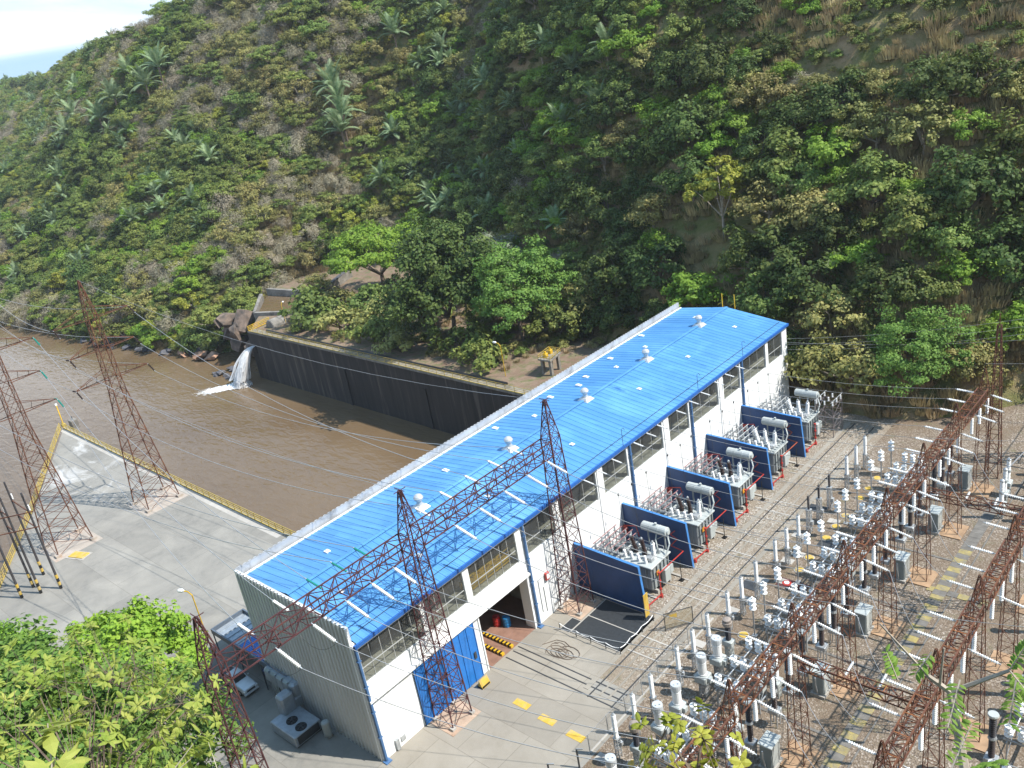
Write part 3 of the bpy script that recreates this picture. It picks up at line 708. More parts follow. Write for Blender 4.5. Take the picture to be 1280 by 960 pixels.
    for x in (4.0,7.8):
        for yy in (-1.25,1.35): m.lathe((x,yy-.1,.25),(x,yy+.1,.25),[(0,.22),(1,.22)],10)
    B(m, 'wheels', M['darkgrey'])
TL = ['grey transformer with drum behind the blast wall nearest the open doorway','grey transformer with drum, next beyond the one nearest the doorway','grey transformer with drum in the middle bay of the row','boxy grey transformer with ribbed white top and no red bus bars','grey transformer in the shaded bay at the hillside, half hidden by the last blast wall']
for k, y in enumerate((36.2,46.4,56.6,66.6,77.0)): transformer(TL[k], y, 1 if k > 2 else 0)
def deluge(k, y):
    """red water-spray pipework round one transformer bay; y is the next wall"""
    t = thing('deluge_pipe', ['red water spray pipe stepping up the blast wall beside the nearest transformer','red water spray pipe stepping up the blast wall of the second transformer bay','red water spray pipe stepping up the blast wall before the boxy transformer','rust red water spray pipe stepping up the far blast wall behind the boxy transformer','red upright water spray pipe in the shaded last bay'][k], 'water pipe', (9.2,y-6.6,0), 'red water spray pipework')
    o = (9.2,y-6.6,0)
    m = MB(); r = .085
    m.tube([(9.1,y-9.2,.35),(9.25,y-6.6,.35),(9.25,y-6.6,3.3)],r,7)
    for p in ((9.1,y-9.2),(9.25,y-6.6)): m.lathe((p[0],p[1],.0),(p[0],p[1],.5),[(0,.22),(.5,.22),(1,.14)],8)
    for z in (1.1,2.2,3.3): m.lathe((9.25,y-6.6,z-.1),(9.25,y-6.6,z+.1),[(0,.17),(1,.17)],8)
    m.build('riser', M['red'], t, o)
    if k < 4:
        m = MB(); m.tube([(9.25,y-6.6,3.2),(8.6,y-.45,2.35)],r*.8,7); m.tube([(8.6,y-.45,2.35),(6.9,y-.45,2.6),(7.9,y-.45,3.8),(7.0,y-.45,4.2),(7.7,y-.45,4.9)],r*.8,7); m.build('stepped_pipe', M['red'] if k < 3 else M['rustpipe'], t, o)
        m = MB(); m.tube([(.3,y-.5,2.4),(.3,y-.5,3.6),(2.1,y-.5,4.0),(2.4,y-.5,2.6)],r*.8,7)
        for z in (2.6,3.0,3.4): m.box(.1,y-.7,z,.75,y-.35,z+.2)
        m.build('valve_loop', M['red'], t, o)
M['rustpipe'] = mat('rust_red_pipe', (.32,.07,.03), .55)
for k, y in enumerate(FWY[1:]+[82.2]): deluge(k, y)
for k, y in enumerate((38.3,48.4,58.5,68.7)):
    t = thing('marker_post', f'thin black post on the gravel before the {ORD[k]} transformer bay from the doorway', 'post', (9.6,y,0), 'thin black posts along the bays')
    MB().bar((0,0,.1),(0,0,2.8),.05,6).build('pole', M['black'], t); MB().cbox((0,0,.07),(.5,.5,.14)).build('base', M['black'], t)
# frame of shaded bus work in the last bay
M['galvd'] = mat('dull_steel', (.2,.17,.17), .6, .3)
t = thing('bus_frame', 'dull dark steel bus frame standing at the shaded hillside end of the bays', 'steel frame', (9.4,80,0))
m = MB(); lattice(m, sq(0,0,0,1.3,1.6), sq(0,0,5,1.3,1.6), 3, .06, .035); m.build('mast', M['galvd'], t)
m = MB()
for x in (-1.2,0,1.2):
    for yy in (-1.4,0,1.4): m.discs((x,yy,5.05),(x,yy,5.7),.14,6,3,.6)
m.build('post_insulators', M['porcelain'], t)
m = MB(); m.tube([(-1.2,-2,5.75),(-1.2,2,5.75)],.05); m.tube([(1.2,-2,5.75),(1.2,2,5.75)],.05); m.build('bus_bars', M['galv'], t)
# gate in the mesh fence
t = thing('mesh_gate', 'open mesh gate leaf with a yellow sign, standing across the rail track', 'gate', (13.4,30,0))
o = (13.4,30,0)
m = MB(); a, b = (12.9,29.6), (14.8,32.2)
for p in (a, b): m.bar((p[0],p[1],0),(p[0],p[1],2.3),.05)
m.tube([(a[0],a[1],.25),(b[0],b[1],.25)],.04,4); m.tube([(a[0],a[1],2.25),(b[0],b[1],2.25)],.04,4); m.build('frame', M['darkgrey'], t, o)
M['mesh'] = None
mm, nt, bs = nodes('tan_wire_mesh'); bs.inputs['Base Color'].default_value = (.30,.24,.12,1)
tp = N(nt,'ShaderNodeBsdfTransparent'); mx = N(nt,'ShaderNodeMixShader'); mx.inputs[0].default_value = .45
nt.links.new(tp.outputs[0], mx.inputs[1]); nt.links.new(bs.outputs[0], mx.inputs[2]); nt.links.new(mx.outputs[0], nt.nodes['Material Output'].inputs['Surface']); M['mesh'] = mm
mm2 = mm.copy(); mm2.name = 'grey_wire_mesh'; mm2.node_tree.nodes['Principled BSDF'].inputs['Base Color'].default_value = (.3,.3,.3,1)
for n_ in mm2.node_tree.nodes:
    if n_.type == 'MIX_SHADER': n_.inputs[0].default_value = .12
MB().add([(a[0],a[1],.3),(b[0],b[1],.3),(b[0],b[1],2.2),(a[0],a[1],2.2)], [(0,1,2,3)]).build('mesh_panel', mm, t, o)
MB().add([(13.25,30.05,1.5),(13.75,30.75,1.5),(13.75,30.75,2.0),(13.25,30.05,2.0)], [(0,1,2,3)]).xf(Matrix.Translation((.03,-.02,0))).build('sign', M['yellowpad'], t, o)
t = thing('mesh_fence', 'thin grey wire mesh fence on posts between the rail track and the switchyard', 'fence', (16.2,22,0)); o = (16.2,22,0)
ys = list(np.arange(11.5, 34.5, 2.9))
for y in ys: MB().bar((16.2,y,0),(16.2,y,2.2),.045,5).build('post', M['galv'], t, o)
m = MB(); m.tube([(16.2,ys[0],2.15),(16.2,ys[-1],2.15)],.015,4); m.build('top_rail', M['galv'], t, o)
MB().add([(16.2,ys[0],.1),(16.2,ys[-1],.1),(16.2,ys[-1],2.1),(16.2,ys[0],2.1)], [(0,1,2,3)]).build('mesh_panel', mm2, t, o)
MB().box(16.1,ys[0]-.2,-.02,16.3,34,.1).build('footing', M['kerb'], t, o)
# ---------------------------------------------------------------- insulator strings and wires
def string(label, group, a, b, mm, r=.19, n=9, fit=True):
    """insulator string from a to b, one thing with its metal fittings"""
    a = V(a); b = V(b); t = thing('insulator_string', label, 'insulator', a, group)
    d = b-a; L = d.length; d.normalize()
    MB().discs(d*(L*.1), d*(L*.92), r, 7, n, .5).build('sheds', mm, t)
    m = MB(); m.bar((0,0,0), d*(L*.1), .05, 4); m.bar(d*(L*.92), d*L, .06, 4); m.build('fittings', M['galv'], t)
    return t
WIREN = [0]
def wire(label, a, b, sag, r=.03, mm=None, group='overhead conductors', n=10, cat='wire'):
    a = V(a); b = V(b); mid = (a+b)/2
    pts = []
    for i in range(n+1):
        s = i/n; p = a.lerp(b, s); p = p-V((0,0,sag*4*s*(1-s)))-mid; pts.append(p)
    o = MB().tube(pts, r, 4).build('overhead_wire', mm or M['wire'])
    o.location = mid
    tag(o, label, cat, group)
    return o

# ---------------------------------------------------------------- maroon gantry in front of the hall
GX = 1.6
def gantry_tower(y, label):
    t = thing('gantry_tower', label, 'lattice tower', (GX,y,0), 'maroon lattice gantry towers')
    m = MB(); lattice(m, sq(0,0,0,1.35), sq(0,0,20.1,.75), 10, .075, .036); lattice(m, sq(0,0,20.1,.75), sq(0,0,22.0,.72), 1, .07, .036); m.build('mast', M['rustdark'], t)
    m = MB(); lattice(m, sq(0,0,22.0,.72), sq(0,0,26.2,.12), 3, .06, .035); m.bar((-.7,0,26.3),(.7,0,26.3),.04); m.bar((0,-.7,26.2),(0,.7,26.2),.04); m.build('spire', M['rustdark'], t)
    m = MB()
    for x in (-1.35,1.35):
        for yy in (-1.35,1.35): MB().cbox((x,yy,.15),(.5,.5,.3)).build('footing', M['kerb'], t)
    m = MB(); m.cbox((0,0,.02),(4,4,.05)); m.build('base_slab', mat('rusty_slab', (.42,.31,.23), .9, var=.25, scale=.6, dirt=(.32,.16,.09), damt=.35) if 'rusty_slab' not in bpy.data.materials else bpy.data.materials['rusty_slab'], t)
    return t
GY = (-12.7, 7.9, 28.5)
gantry_tower(GY[0], 'lattice tower rising beside the bushy trees at the grey end wall')
gantry_tower(GY[1], 'lattice tower in front of the blue sliding door')
gantry_tower(GY[2], 'lattice tower in front of the white wall near the dark grating')
for k in range(2):
    y0, y1 = GY[k]+.8, GY[k+1]-.8; yc = (y0+y1)/2
    t = thing('gantry_beam', ['maroon lattice beam passing over the grey end wall corner','maroon lattice beam passing over the blue roof between two towers'][k], 'lattice beam', (GX,yc,21), 'maroon lattice gantry beams')
    h = (y1-y0)/2
    A = [(-.75,-h,-.85),(.75,-h,-.85),(.75,-h,.85),(-.75,-h,.85)]; B = [(p[0],h,p[2]) for p in A]
    m = MB(); lattice(m, A, B, 13, .075, .042, cross=False); m.build('truss', M['rustdark'], t)
    m = MB()
    for i in range(3):
        yy = h*(-.55+.5*i)
        for s in (-1, 1): m.bar((s*.75,yy,-.85),(s*1.5,yy,-.2),.05); m.bar((s*.75,yy,.85),(s*1.5,yy,-.2),.04); m.bar((s*.75,yy-.5,0),(s*1.5,yy,-.2),.04)
    m.build('brackets', M['rustdark'], t)
pos = ['left of three','middle of three','right of three']
# left side strings (towards the river) and right side strings
gp = []
for k, ys, mm, nm in ((0,(-8.2,-4.7),M['porcelain'],'white'), (0,(-1.2,1.6,4.2),M['greenglass'],'green'), (1,(11.9,15.3,18.9),M['porcelain'],'white'),(1,(22.4,25.6),M['porcelain'],'white')):
    for y in ys: gp.append((y, mm, nm))
gp.sort(key=lambda q: q[0])
for i, (y, mm, nm) in enumerate(gp):
    where = f'{ORD[i]} from the trees'
    string(f'{nm} insulator string on the river side of the maroon beam, {where}', 'strings on the river side of the maroon gantry', (GX-1.5,y,20.8), (GX-3.6,y-.25,21.4), mm, .15 if nm == 'white' else .13, 11)
    string(f'white insulator string on the yard side of the maroon beam, {where}', 'strings on the yard side of the maroon gantry', (GX+1.5,y,20.8), (GX+4.2,y+.3,19.7), M['porcelain'], .165, 14)
    m = MB(); prev = None
    for q in range(9):
        s = q/8; p = (GX-3.6+7.8*s, y-.25+.55*s, 21.4-1.7*s-2.6*math.sin(PI*s)); 
        if prev: m.bar(prev, p, .018, 4)
        prev = p
    tag(m.build('jumper_wire', M['wiredark'], None, (GX,y,19)), f'thin black jumper loop hanging under the maroon beam, {where}', 'wire', 'black jumper loops under the maroon beam')

# ---------------------------------------------------------------- rusty pylons on the deck
def pylon(x, y, label):
    t = thing('pylon', label, 'pylon', (x,y,0), 'rusty lattice pylons on the deck')
    m = MB(); lattice(m, sq(0,0,0,2.75), sq(0,0,20,1.0), 8, .10, .042); lattice(m, sq(0,0,20,1.0), sq(0,0,33,.7), 6, .075, .036); m.build('mast', M['rust'], t)
    m = MB(); lattice(m, sq(0,0,33,.7), sq(0,0,38.2,.1), 3, .07, .04); m.build('peak', M['rust'], t)
    for z, w in ((22.3,5.9),(27.2,5.2),(32.2,5.9)):
        m = MB()
        for s in (-1, 1):
            for sx in (-.7, .7): m.bar((sx,s*.7,z),(0,s*w,z),.07); m.bar((sx,s*.7,z+1.7),(0,s*w,z+.05),.05)
            for q in (.33,.66):
                a = V((-.7,s*.7,z)).lerp(V((0,s*w,z)), q); b = V((.7,s*.7,z)).lerp(V((0,s*w,z)), q); c = V((.7,s*.7,z+1.7)).lerp(V((0,s*w,z)), q)
                m.bar(a, b, .04); m.bar(a, c, .035)
        m.bar((-1,-.8,z),(-1,.8,z),.06); m.build('cross_arm', M['rust'], t)
    m = MB()
    for sx in (-2.75,2.75):
        for sy in (-2.75,2.75): MB().cbox((sx,sy,.2),(.9,.9,.4)).build('footing', M['slabstain'], t)
    if 0: m.build('footing', mat('rust_stained_footing', (.36,.22,.15), .9, var=.3) if 'rust_stained_footing' not in bpy.data.materials else bpy.data.materials['rust_stained_footing'], t)
    m = MB(); m.cbox((0,0,.012),(8.2,7.4,.02)); m.build('base_slab', M['slabstain'], t)
    return t
M['slabstain'] = mat('stained_deck_slab', (.38,.33,.28), .9, var=.2, scale=.3, dirt=(.36,.20,.12), damt=.35, dscale=.3)
pylon(-78, 16.2, 'rusty pylon standing beside the right hand yellow railing of the deck')
pylon(-78.4, 1.5, 'rusty pylon at the picture edge, nearest the leaning dark poles')
for (py, side, nm) in ((16.2,1,'railing pylon, railing side'),(16.2,-1,'railing pylon, deck side'),(1.5,1,'pole pylon, deck side')):
    for z, w, mm, c in ((22.3,5.9,M['brownporc'],'brown'),(27.2,5.2,M['brownporc'],'brown'),(32.2,5.9,M['brownporc'],'brown')):
        if py < 5: mm, c = (M['greenglass'],'green')
        hgt = {22.3:'lowest',27.2:'middle',32.2:'top'}[z]
        y = py+side*w
        string(f'{c} string on the {hgt} arm of the {nm}, pointing to the hall', 'strings on the deck pylons', (-78,y,z), (-75.6,y-.2,z-.9), mm, .13, 11)
        string(f'{c} string on the {hgt} arm of the {nm}, pointing upstream', 'strings on the deck pylons', (-78,y,z), (-80.6,y+.4,z-.5), M['brownporc'] if py > 5 else mm, .13, 11)
        # conductors to the maroon gantry
for i, (y, mm, nm) in enumerate(gp):
    if i < 5: py, a = (1.5, [(7.4,22.3),(6.7,27.2),(7.4,32.2),(-4,22.3),(-4,27.2)][i])
    else: py, a = (16.2, [(10.3,22.3),(11,27.2),(22.1,32.2),(21.4,27.2),(22.1,22.3)][i-5])
    wire(f'pale conductor over the tailrace to the maroon beam, {ORD[i]} from the trees', (-75.6,a[0]-.2,a[1]-.9), (GX-3.6,y-.25,21.4), 3.2, .035, group='conductors over the tailrace', n=16)
for i, (z, y) in enumerate(((22.3,22.1),(27.2,21.4),(32.2,22.1),(22.3,10.3),(27.2,11),(32.2,10.3))):
    wire(f'thin conductor leaving the railing-side pylon upstream over the river, {ORD[i]} of six', (-80.6,y+.4,z-.5), (-330,40+i*5,-4+ z), 9, .04, group='conductors running upstream', n=16)
for i, y in enumerate((16.2, 1.5)):
    wire('thin earth wire from the peak of the ' + ('railing-side pylon' if i == 0 else 'pole-side pylon') + ' to the maroon gantry', (-78,y,38.2), (GX,GY[2] if i == 0 else GY[1],26.2), 3, .02, group='earth wires')

# ---------------------------------------------------------------- five poles with striped feet
pl = [(-69.1,-9.1),(-70.4,-7.0),(-67.6,-7.0),(-72.6,-4.7),(-65.9,-4.8)]
plab = ['dark pole with yellow and black striped foot, foremost of the five','dark striped-foot pole just behind the foremost one','dark striped-foot pole in the middle of the group, nearest the trees','dark striped-foot pole nearest the left yellow railing','dark striped-foot pole nearest the yellow floor cover']
for (x, y), lb in zip(pl, plab):
    t = thing('striped_pole', lb, 'pole', (x,y,0), 'dark poles with striped feet')
    m = MB(); m.bar((0,0,2.3),(0,0,15.6),.17,8,.13); m.build('shaft', M['darkpole'] if 'darkpole' in M else M.setdefault('darkpole', mat('dark_steel_pole', (.075,.07,.075), .5, .3, var=.25)), t)
    m = MB()
    for i in range(4): m.cur = (i+1) % 2; m.bar((0,0,.02+i*.57),(0,0,.02+(i+1)*.57),.21,10)
    m.build('striped_foot', [M['yellowpad'], M['black']], t)
t = thing('pole_crossbar', 'two rusty crossbars tying the dark striped poles together', 'crossbar', (-69,-7,12)); o = (-69,-7,12)
for z in (10.2, 12.6):
    m = MB(); m.tube([(-72.6,-4.7,z),(-65.9,-4.8,z)],.09,4); m.tube([(-70.4,-7.0,z+.1),(-67.6,-7,z+.1)],.09,4); m.tube([(-73.5,-9.6,z),(-69.1,-9.1,z),(-65.4,-4.4,z)],.09,4); m.build('bar', M['rust'], t, o)
m = MB()
for x, y in ((-72.6,-4.7),(-65.9,-4.8),(-69,-7)): m.discs((x,y+.2,12.7),(x,y+.2,13.6),.14,6,4,.6)
m.build('insulators', M['porcelain'], t, o)

# ---------------------------------------------------------------- railings, covers, lamps
def railing(name, label, pts, h, step, mm, rails=(.45,.8,1.15), r=.07):
    t = thing(name, label, 'railing', (pts[0][0],pts[0][1],pts[0][2])); o = pts[0]
    m = MB(); PM = None
    for a, b in zip(pts[:-1], pts[1:]):
        a = V(a); b = V(b); L = (b-a).length; n = max(1, int(L/step))
        for i in range(n+1):
            p = a.lerp(b, i/n)
            if PM is None: PM = MB().bar((0,0,0), (0,0,h), r).build('post', mm, t).data; COL.objects[-1].location = p-V(o)
            else: q = bpy.data.objects.new('post', PM); COL.objects.link(q); q.parent = t; q.location = p-V(o)
        for z in rails: m.bar(a+V((0,0,z*h/1.15)), b+V((0,0,z*h/1.15)), r*.9)
        m.bar(a+V((0,0,.06)), b+V((0,0,.06)), .12)
    m.build('rails', mm, t, o)
railing('railing', 'faded yellow railing along the deck edge facing the tailrace', [(-132.6,22.6,0),(-97,21.7,0),(-47,20.6,0),(-20,20.3,0)], 1.25, 2.0, M['yellowold'])
railing('railing', 'faded yellow railing along the deck edge at the picture edge, facing the wide river', [(-132.9,22.2,0),(-96.8,2.6,0),(-74.4,-10.6,0),(-60,-19.5,0)], 1.25, 2.0, M['yellowold'])
t = thing('davit', 'thin yellow hoist arm leaning out at the pointed tip of the deck', 'hoist', (-133.4,23.1,0))
MB().tube([(0,0,0),(-.6,.2,2.6),(-1.6,.5,4.6)],.13,6).build('arm', M['yellow'], t); MB().cbox((0,0,.3),(.8,.8,.6)).build('base', M['yellowold'], t)
MB().cbox((-1.6,.5,4.6),(.4,.4,.35)).build('head', M['whitetrim'], t)
t = thing('mooring_block', 'small grey block standing just outside the railing at the deck tip', 'block', (-131,24.4,-.5))
MB().bbox(-.9,-.7,0,.9,.7,2.0,.1).build('body', M['oldwall'], t); m = MB(); m.bar((0,0,2),(0,0,2.7),.1); m.build('pin', M['darkgrey'], t)
t = thing('floor_cover', 'flat yellow hatch cover on the deck between poles and pylons', 'hatch cover', (-72.8,.7,0))
MB().bbox(-1.5,-.75,.02,1.5,.75,.2,.04).xf(Matrix.Rotation(.35,4,'Z')).build('lid', M['yellowpad'], t); MB().box(-1.8,-1.0,.012,1.8,1.0,.06).xf(Matrix.Rotation(.35,4,'Z')).build('frame', M['kerb'], t)
for i, (x, y) in enumerate(((6.5,12.9),(10.1,12.6),(13.8,12.4))):
    tag(MB().box(-.95,-.42,.012,.95,.42,.03).build('painted_mark', M['yellowpad'], None), ['yellow painted mark on the apron nearest the blue door','middle yellow painted mark on the apron','yellow painted mark on the apron nearest the switchyard'][i], 'floor mark', 'yellow painted marks on the apron')
    bpy.data.objects[[ob.name for ob in COL.objects if ob.name.startswith('painted_mark')][-1]].location = (x,y,0)
def lamp(x, y, z, h, label, dx, dy):
    t = thing('street_lamp', label, 'lamp post', (x,y,z))
    m = MB(); m.tube([(0,0,0),(0,0,h-.6),(dx*.4,dy*.4,h-.1),(dx,dy,h)],.075,6); m.build('pole', M['yellow'], t)
    m = MB(); m.lathe((dx*.8,dy*.8,h+.02),(dx*1.6,dy*1.6,h),[(0,.1),(.3,.24),(.8,.22),(1,.08)],8); m.build('lamp_head', M['whitetrim'], t)
lamp(-31, -.6, 0, 9.2, 'tall thin yellow lamp post beside the slate coloured carport', -1.0, -.5)
lamp(-55.5, 79.3, -.1, 7.0, 'leaning yellow lamp post on the terrace near the wall end and blue roof', -1.2, 0)
lamp(-79.3, 84.8, -.1, 5.6, 'short yellow lamp post on the terrace below the trees', .6, 0)
lamp(-141, 86, -.1, 6.0, 'yellow post at the canal gate near the waterfall', 0, .6)

# ---------------------------------------------------------------- lean-to, pickup, ducts by the end wall
t = thing('carport', 'slate grey carport with a blue corrugated roof against the grey end wall', 'carport', (-25,1,0)); o = (-25,1,0)
x0, x1, y0, y1, z = -29.9, -19.9, -.35, 4.1, 3.5
m = MB(); m.box(x0,y0,z-.1,x1+5.5,y0+.18,z+.55); m.box(x0,y1-.18,z-.1,-19.5,y1,z+.55); m.box(x0,y0+.19,z-.1,x0+.18,y1-.19,z+.55); m.build('roof_rim', M['carport'], t, o)
m = MB(); m.box(x0+.19,y0+.19,z,-24.6,y1-.19,z+.08)
for i in range(5): m.box(x0+.9+i*1.0,y0+.19,z+.085,x0+.98+i*1.0,y1-.19,z+.16)
m.build('roof_sheet', M['duct'], t, o)
m = MB(); n = 18
for i in range(n):
    yy = y0+.25+(y1-y0-.5)*i/n; m.box(-24.5,yy,z+.02,-19.55,yy+(y1-y0-.5)/n*.6,z+.13); m.box(-24.5,yy+(y1-y0-.5)/n*.6,z+.02,-19.55,yy+(y1-y0-.5)/n,z+.07)
m.build('blue_roof_sheet', M['blue'], t, o)
for x in (x0+.1,-24.6,-19.9):
    for yy in (y0+.1,y1-.1): MB().bar((x,yy,0),(x,yy,z-.1),.08).build('post', M['carport'], t, o)
m = MB(); m.box(x0+.2,y1-.3,0,-20,y1-.2,z-.15); m.build('back_panel', M['carport'], t, o)
t = thing('tarpaulin', 'dark navy tarpaulin canopy between the pickup and the insulated ducts', 'canopy', (-18,.2,2.6))
m = MB(); m.add([(-1.7,-.6,0),(1.5,-.8,-.1),(1.6,.9,.35),(-1.6,.9,.4),(-1.7,-.6,-.5),(1.5,-.8,-.7)], [(0,1,2,3),(4,5,1,0)]); m.build('sheet', M['tarp'] if 'tarp' in M else M.setdefault('tarp', mat('navy_tarpaulin', (.01,.02,.07), .7)), t)
m = MB()
for x in (-1.5,1.4): m.bar((x,-.65,-2.6),(x,-.65,-.05),.05,6)
m.build('posts', M['darkgrey'], t)

def pickup(x, y, rz):
    t = thing('pickup_truck', 'silver pickup truck parked under the edge of the carport', 'pickup truck', (x,y,0), rz=rz)
    # side profile lofted over width: sections along the length (front at +x)
    secs = [(2.75,.55,.86,.78),(2.68,.45,.98,.86),(2.2,.42,1.06,.90),(1.35,.42,1.13,.92),(.4,.42,1.12,.92),(-.9,.42,1.12,.92),(-1.0,.42,1.15,.92),(-2.55,.45,1.15,.92),(-2.66,.5,1.1,.9)]
    vs = []; fs = []
    for (sx, zb, zt, w) in secs:
        vs += [(sx,-w*.96,zb),(sx,-w,(zb+zt)/2),(sx,-w*.95,zt-.06),(sx,-w*.85,zt),(sx,w*.85,zt),(sx,w*.95,zt-.06),(sx,w,(zb+zt)/2),(sx,w*.96,zb)]
    k = 8
    for i in range(len(secs)-1):
        for j in range(k): a = i*k+j; b = i*k+(j+1)%k; fs.append((a,b,b+k,a+k))
    fs += [tuple(range(k)), tuple(range(len(vs)-1,len(vs)-k-1,-1))]
    body = MB().add(vs, fs).build('body', M['carpaint'], t, smooth=False)
    m = MB(); m.add([(1.0,-.82,1.12),(1.0,.82,1.12),(-.95,.82,1.14),(-.95,-.82,1.14),(.25,-.66,1.76),(.25,.66,1.76),(-.78,.66,1.78),(-.78,-.66,1.78)], [(4,5,6,7),(0,4,7,3),(1,2,6,5),(0,1,5,4),(2,3,7,6)]); m.build('cab', M['carpaint'], t)
    m = MB()
    def off(P, c=(0,0,1.4), k=.012):
        n = (V(P[1])-V(P[0])).cross(V(P[2])-V(P[0])).normalized(); g = sum((V(p) for p in P), V((0,0,0)))/4
        if n.dot(g-V(c)) < 0: n = -n
        return [V(p)+n*k for p in P]
    m.add(off([(.93,-.70,1.18),(.93,.70,1.18),(.31,.6,1.71),(.31,-.6,1.71)]), [(0,1,2,3)]); m.build('windscreen', M['carglass'], t)
    m = MB()
    for s in (-1, 1):
        for (xa, xb, ta, tb) in ((.75,-.02,.2,-.02),(-.1,-.82,-.1,-.7)): m.add(off([(xa,s*.805,1.2),(xb,s*.805,1.2),(tb,s*.69,1.68),(ta,s*.69,1.68)]), [(0,1,2,3)])
    m.build('side_windows', M['carglass'], t)
    m = MB(); m.box(-2.5,-.72,1.155,-1.1,.72,1.17); m.build('load_bed', M['darkgrey'], t)
    m = MB(); m.box(2.70,-.5,.62,2.78,.5,.84); 
    for zz in (.66,.73,.8): m.box(2.781,-.48,zz,2.79,.48,zz+.03)
    m.build('grille', M['darkgrey'], t)
    for s in (-1, 1):
        m = MB(); m.bbox(2.5,s*.72-.16,.72,2.79,s*.72+.16,.9,.03); m.build('headlight', M['porcelain'], t)
        m = MB(); m.bbox(.7,s*1.02-.1,1.12,.85,s*1.02+.1,1.3,.02); m.build('wing_mirror', M['carpaint'], t)
    m = MB(); m.bbox(2.6,-.88,.36,2.86,.88,.56,.04); m.build('bumper', M['carpaint'], t)
    for xx in (1.75,-1.7):
        for s in (-1, 1):
            w = MB().lathe((xx,s*.68,.38),(xx,s*.95,.38),[(0,.34),(.1,.38),(.9,.38),(1,.34)],16).build('wheel', M['rubber'], t)
            MB().lathe((xx,s*.951,.38),(xx,s*.97,.38),[(0,.22),(1,.18)],10).build('rim', M['galv'], w)
pickup(-23.2, -1.85, .0)
t = thing('insulated_duct', 'bulky grey insulated duct bending down to the cooling unit', 'duct', (-14,0,0))
m = MB(); m.bbox(-4.2,-.9,2.5,1.4,.9,4.0,.25)
for x in (-3,-1.8,-.6,.5): m.box(x,-.93,2.47,x+.08,.93,4.03)
m.box(-4.2,-.02,4.0,1.4,.03,4.04); m.build('cross_run', M['duct'], t)
m = MB(); m.bbox(.2,-2.5,1.2,1.5,-.95,3.5,.2); m.bbox(.2,-1.2,1.25,1.4,.2,2.45,.2); m.build('down_leg', M['duct'], t)
m = MB()
for x in (-3.6,-1.2): m.bar((x,-.7,0),(x,-.7,2.5),.06); m.bar((x,.7,0),(x,.7,2.5),.06)
m.build('supports', M['galv'], t)
t = thing('cooling_unit', 'low grey outdoor cooling unit with two round fans on top', 'cooling unit', (-11.2,-2.3,0))
m = MB(); m.bbox(-2.2,-1.6,.15,2.2,1.6,1.35,.08); m.build('case', M['duct'], t)
m = MB()
for x in (-.2,1.4):
    m.lathe((x,-.2,1.355),(x,-.2,1.42),[(0,.62),(1,.6)],16)
m.build('fan_opening', M['black'], t)
m = MB()
for x in (-.2,1.4):
    for i in range(5): a = i*PI*2/5; m.bar((x,-.2,1.45),(x+.55*math.cos(a),-.2+.55*math.sin(a),1.45),.06)
    m.lathe((x,-.2,1.43),(x,-.2,1.5),[(0,.14),(1,.12)],8)
m.build('fan', M['darkgrey'], t)
m = MB(); m.box(2.205,-1.3,.3,2.25,1.3,1.2); m.build('louvre', M['darkgrey'], t)
m = MB(); m.box(-2.1,-1.5,0,-1.8,1.5,.15); m.box(1.8,-1.5,0,2.1,1.5,.15); m.build('skid', M['darkgrey'], t)
t = thing('small_tank', 'pale upright cylinder tank standing against the grey end wall', 'tank', (-7.6,-1.0,0))
MB().lathe((0,0,.2),(0,0,2.0),[(0,.3),(.05,.42),(.9,.42),(.97,.3),(1,.1)],12).build('shell', M['greypaint'], t)
m = MB(); m.cbox((0,0,.1),(.7,.7,.2)); m.build('foot', M['kerb'], t)

# ---------------------------------------------------------------- tailrace wall, canal, waterfall
t = thing('retaining_wall', 'long black stained concrete wall holding the terrace above the brown tailrace', 'retaining wall', (-98,77,0)); o = (-98,77,0)
pts = [(-147.8,78.9),(-98,76.6),(-48,74.2),(-19.3,72.9)]
m = MB()
for (a, b) in zip(pts[:-1], pts[1:]):
    m.add([(a[0],a[1]-.5,WZ-2),(b[0],b[1]-.5,WZ-2),(b[0],b[1]+.7,WZ-2),(a[0],a[1]+.7,WZ-2),(a[0],a[1]-.5,-.35),(b[0],b[1]-.5,-.35),(b[0],b[1]+.7,-.35),(a[0],a[1]+.7,-.35)], [(0,1,5,4),(1,2,6,5),(2,3,7,6),(3,0,4,7),(4,5,6,7)])
m.add([(-148.4,78.4,WZ-2),(-147.75,78.4,WZ-2),(-147.75,90,WZ-2),(-148.4,90,WZ-2),(-148.4,78.4,-.35),(-147.75,78.4,-.35),(-147.75,90,-.35),(-148.4,90,-.35)], [(0,1,5,4),(1,2,6,5),(2,3,7,6),(3,0,4,7)])
m.build('wall', M['canal'], t, o)
m = MB()
for (a, b) in zip(pts[:-1], pts[1:]):
    m.add([(a[0],a[1]-.8,-.34),(b[0],b[1]-.8,-.34),(b[0],b[1]+1.4,-.34),(a[0],a[1]+1.4,-.34),(a[0],a[1]-.8,.06),(b[0],b[1]-.8,.06),(b[0],b[1]+1.4,.06),(a[0],a[1]+1.4,.06)], [(0,1,5,4),(1,2,6,5),(2,3,7,6),(3,0,4,7),(4,5,6,7)])
m.build('walkway', M['oldwall'], t, o)
m = MB()
for f in (.33, .56, .8):
    x = -147.8+ (128.5)*f; y = 78.9-6*f; m.box(x-.4,y-.75,WZ,x+.4,y-.4,-4)
m.build('buttress', M['canal'], t, o)
railing('railing', 'yellow railing along the top of the black tailrace wall', [(-147.4,78.3,.06),(-98,76.0,.06),(-48,73.6,.06),(-20,72.3,.06)], 1.2, 2.4, M['yellowold'], r=.055)
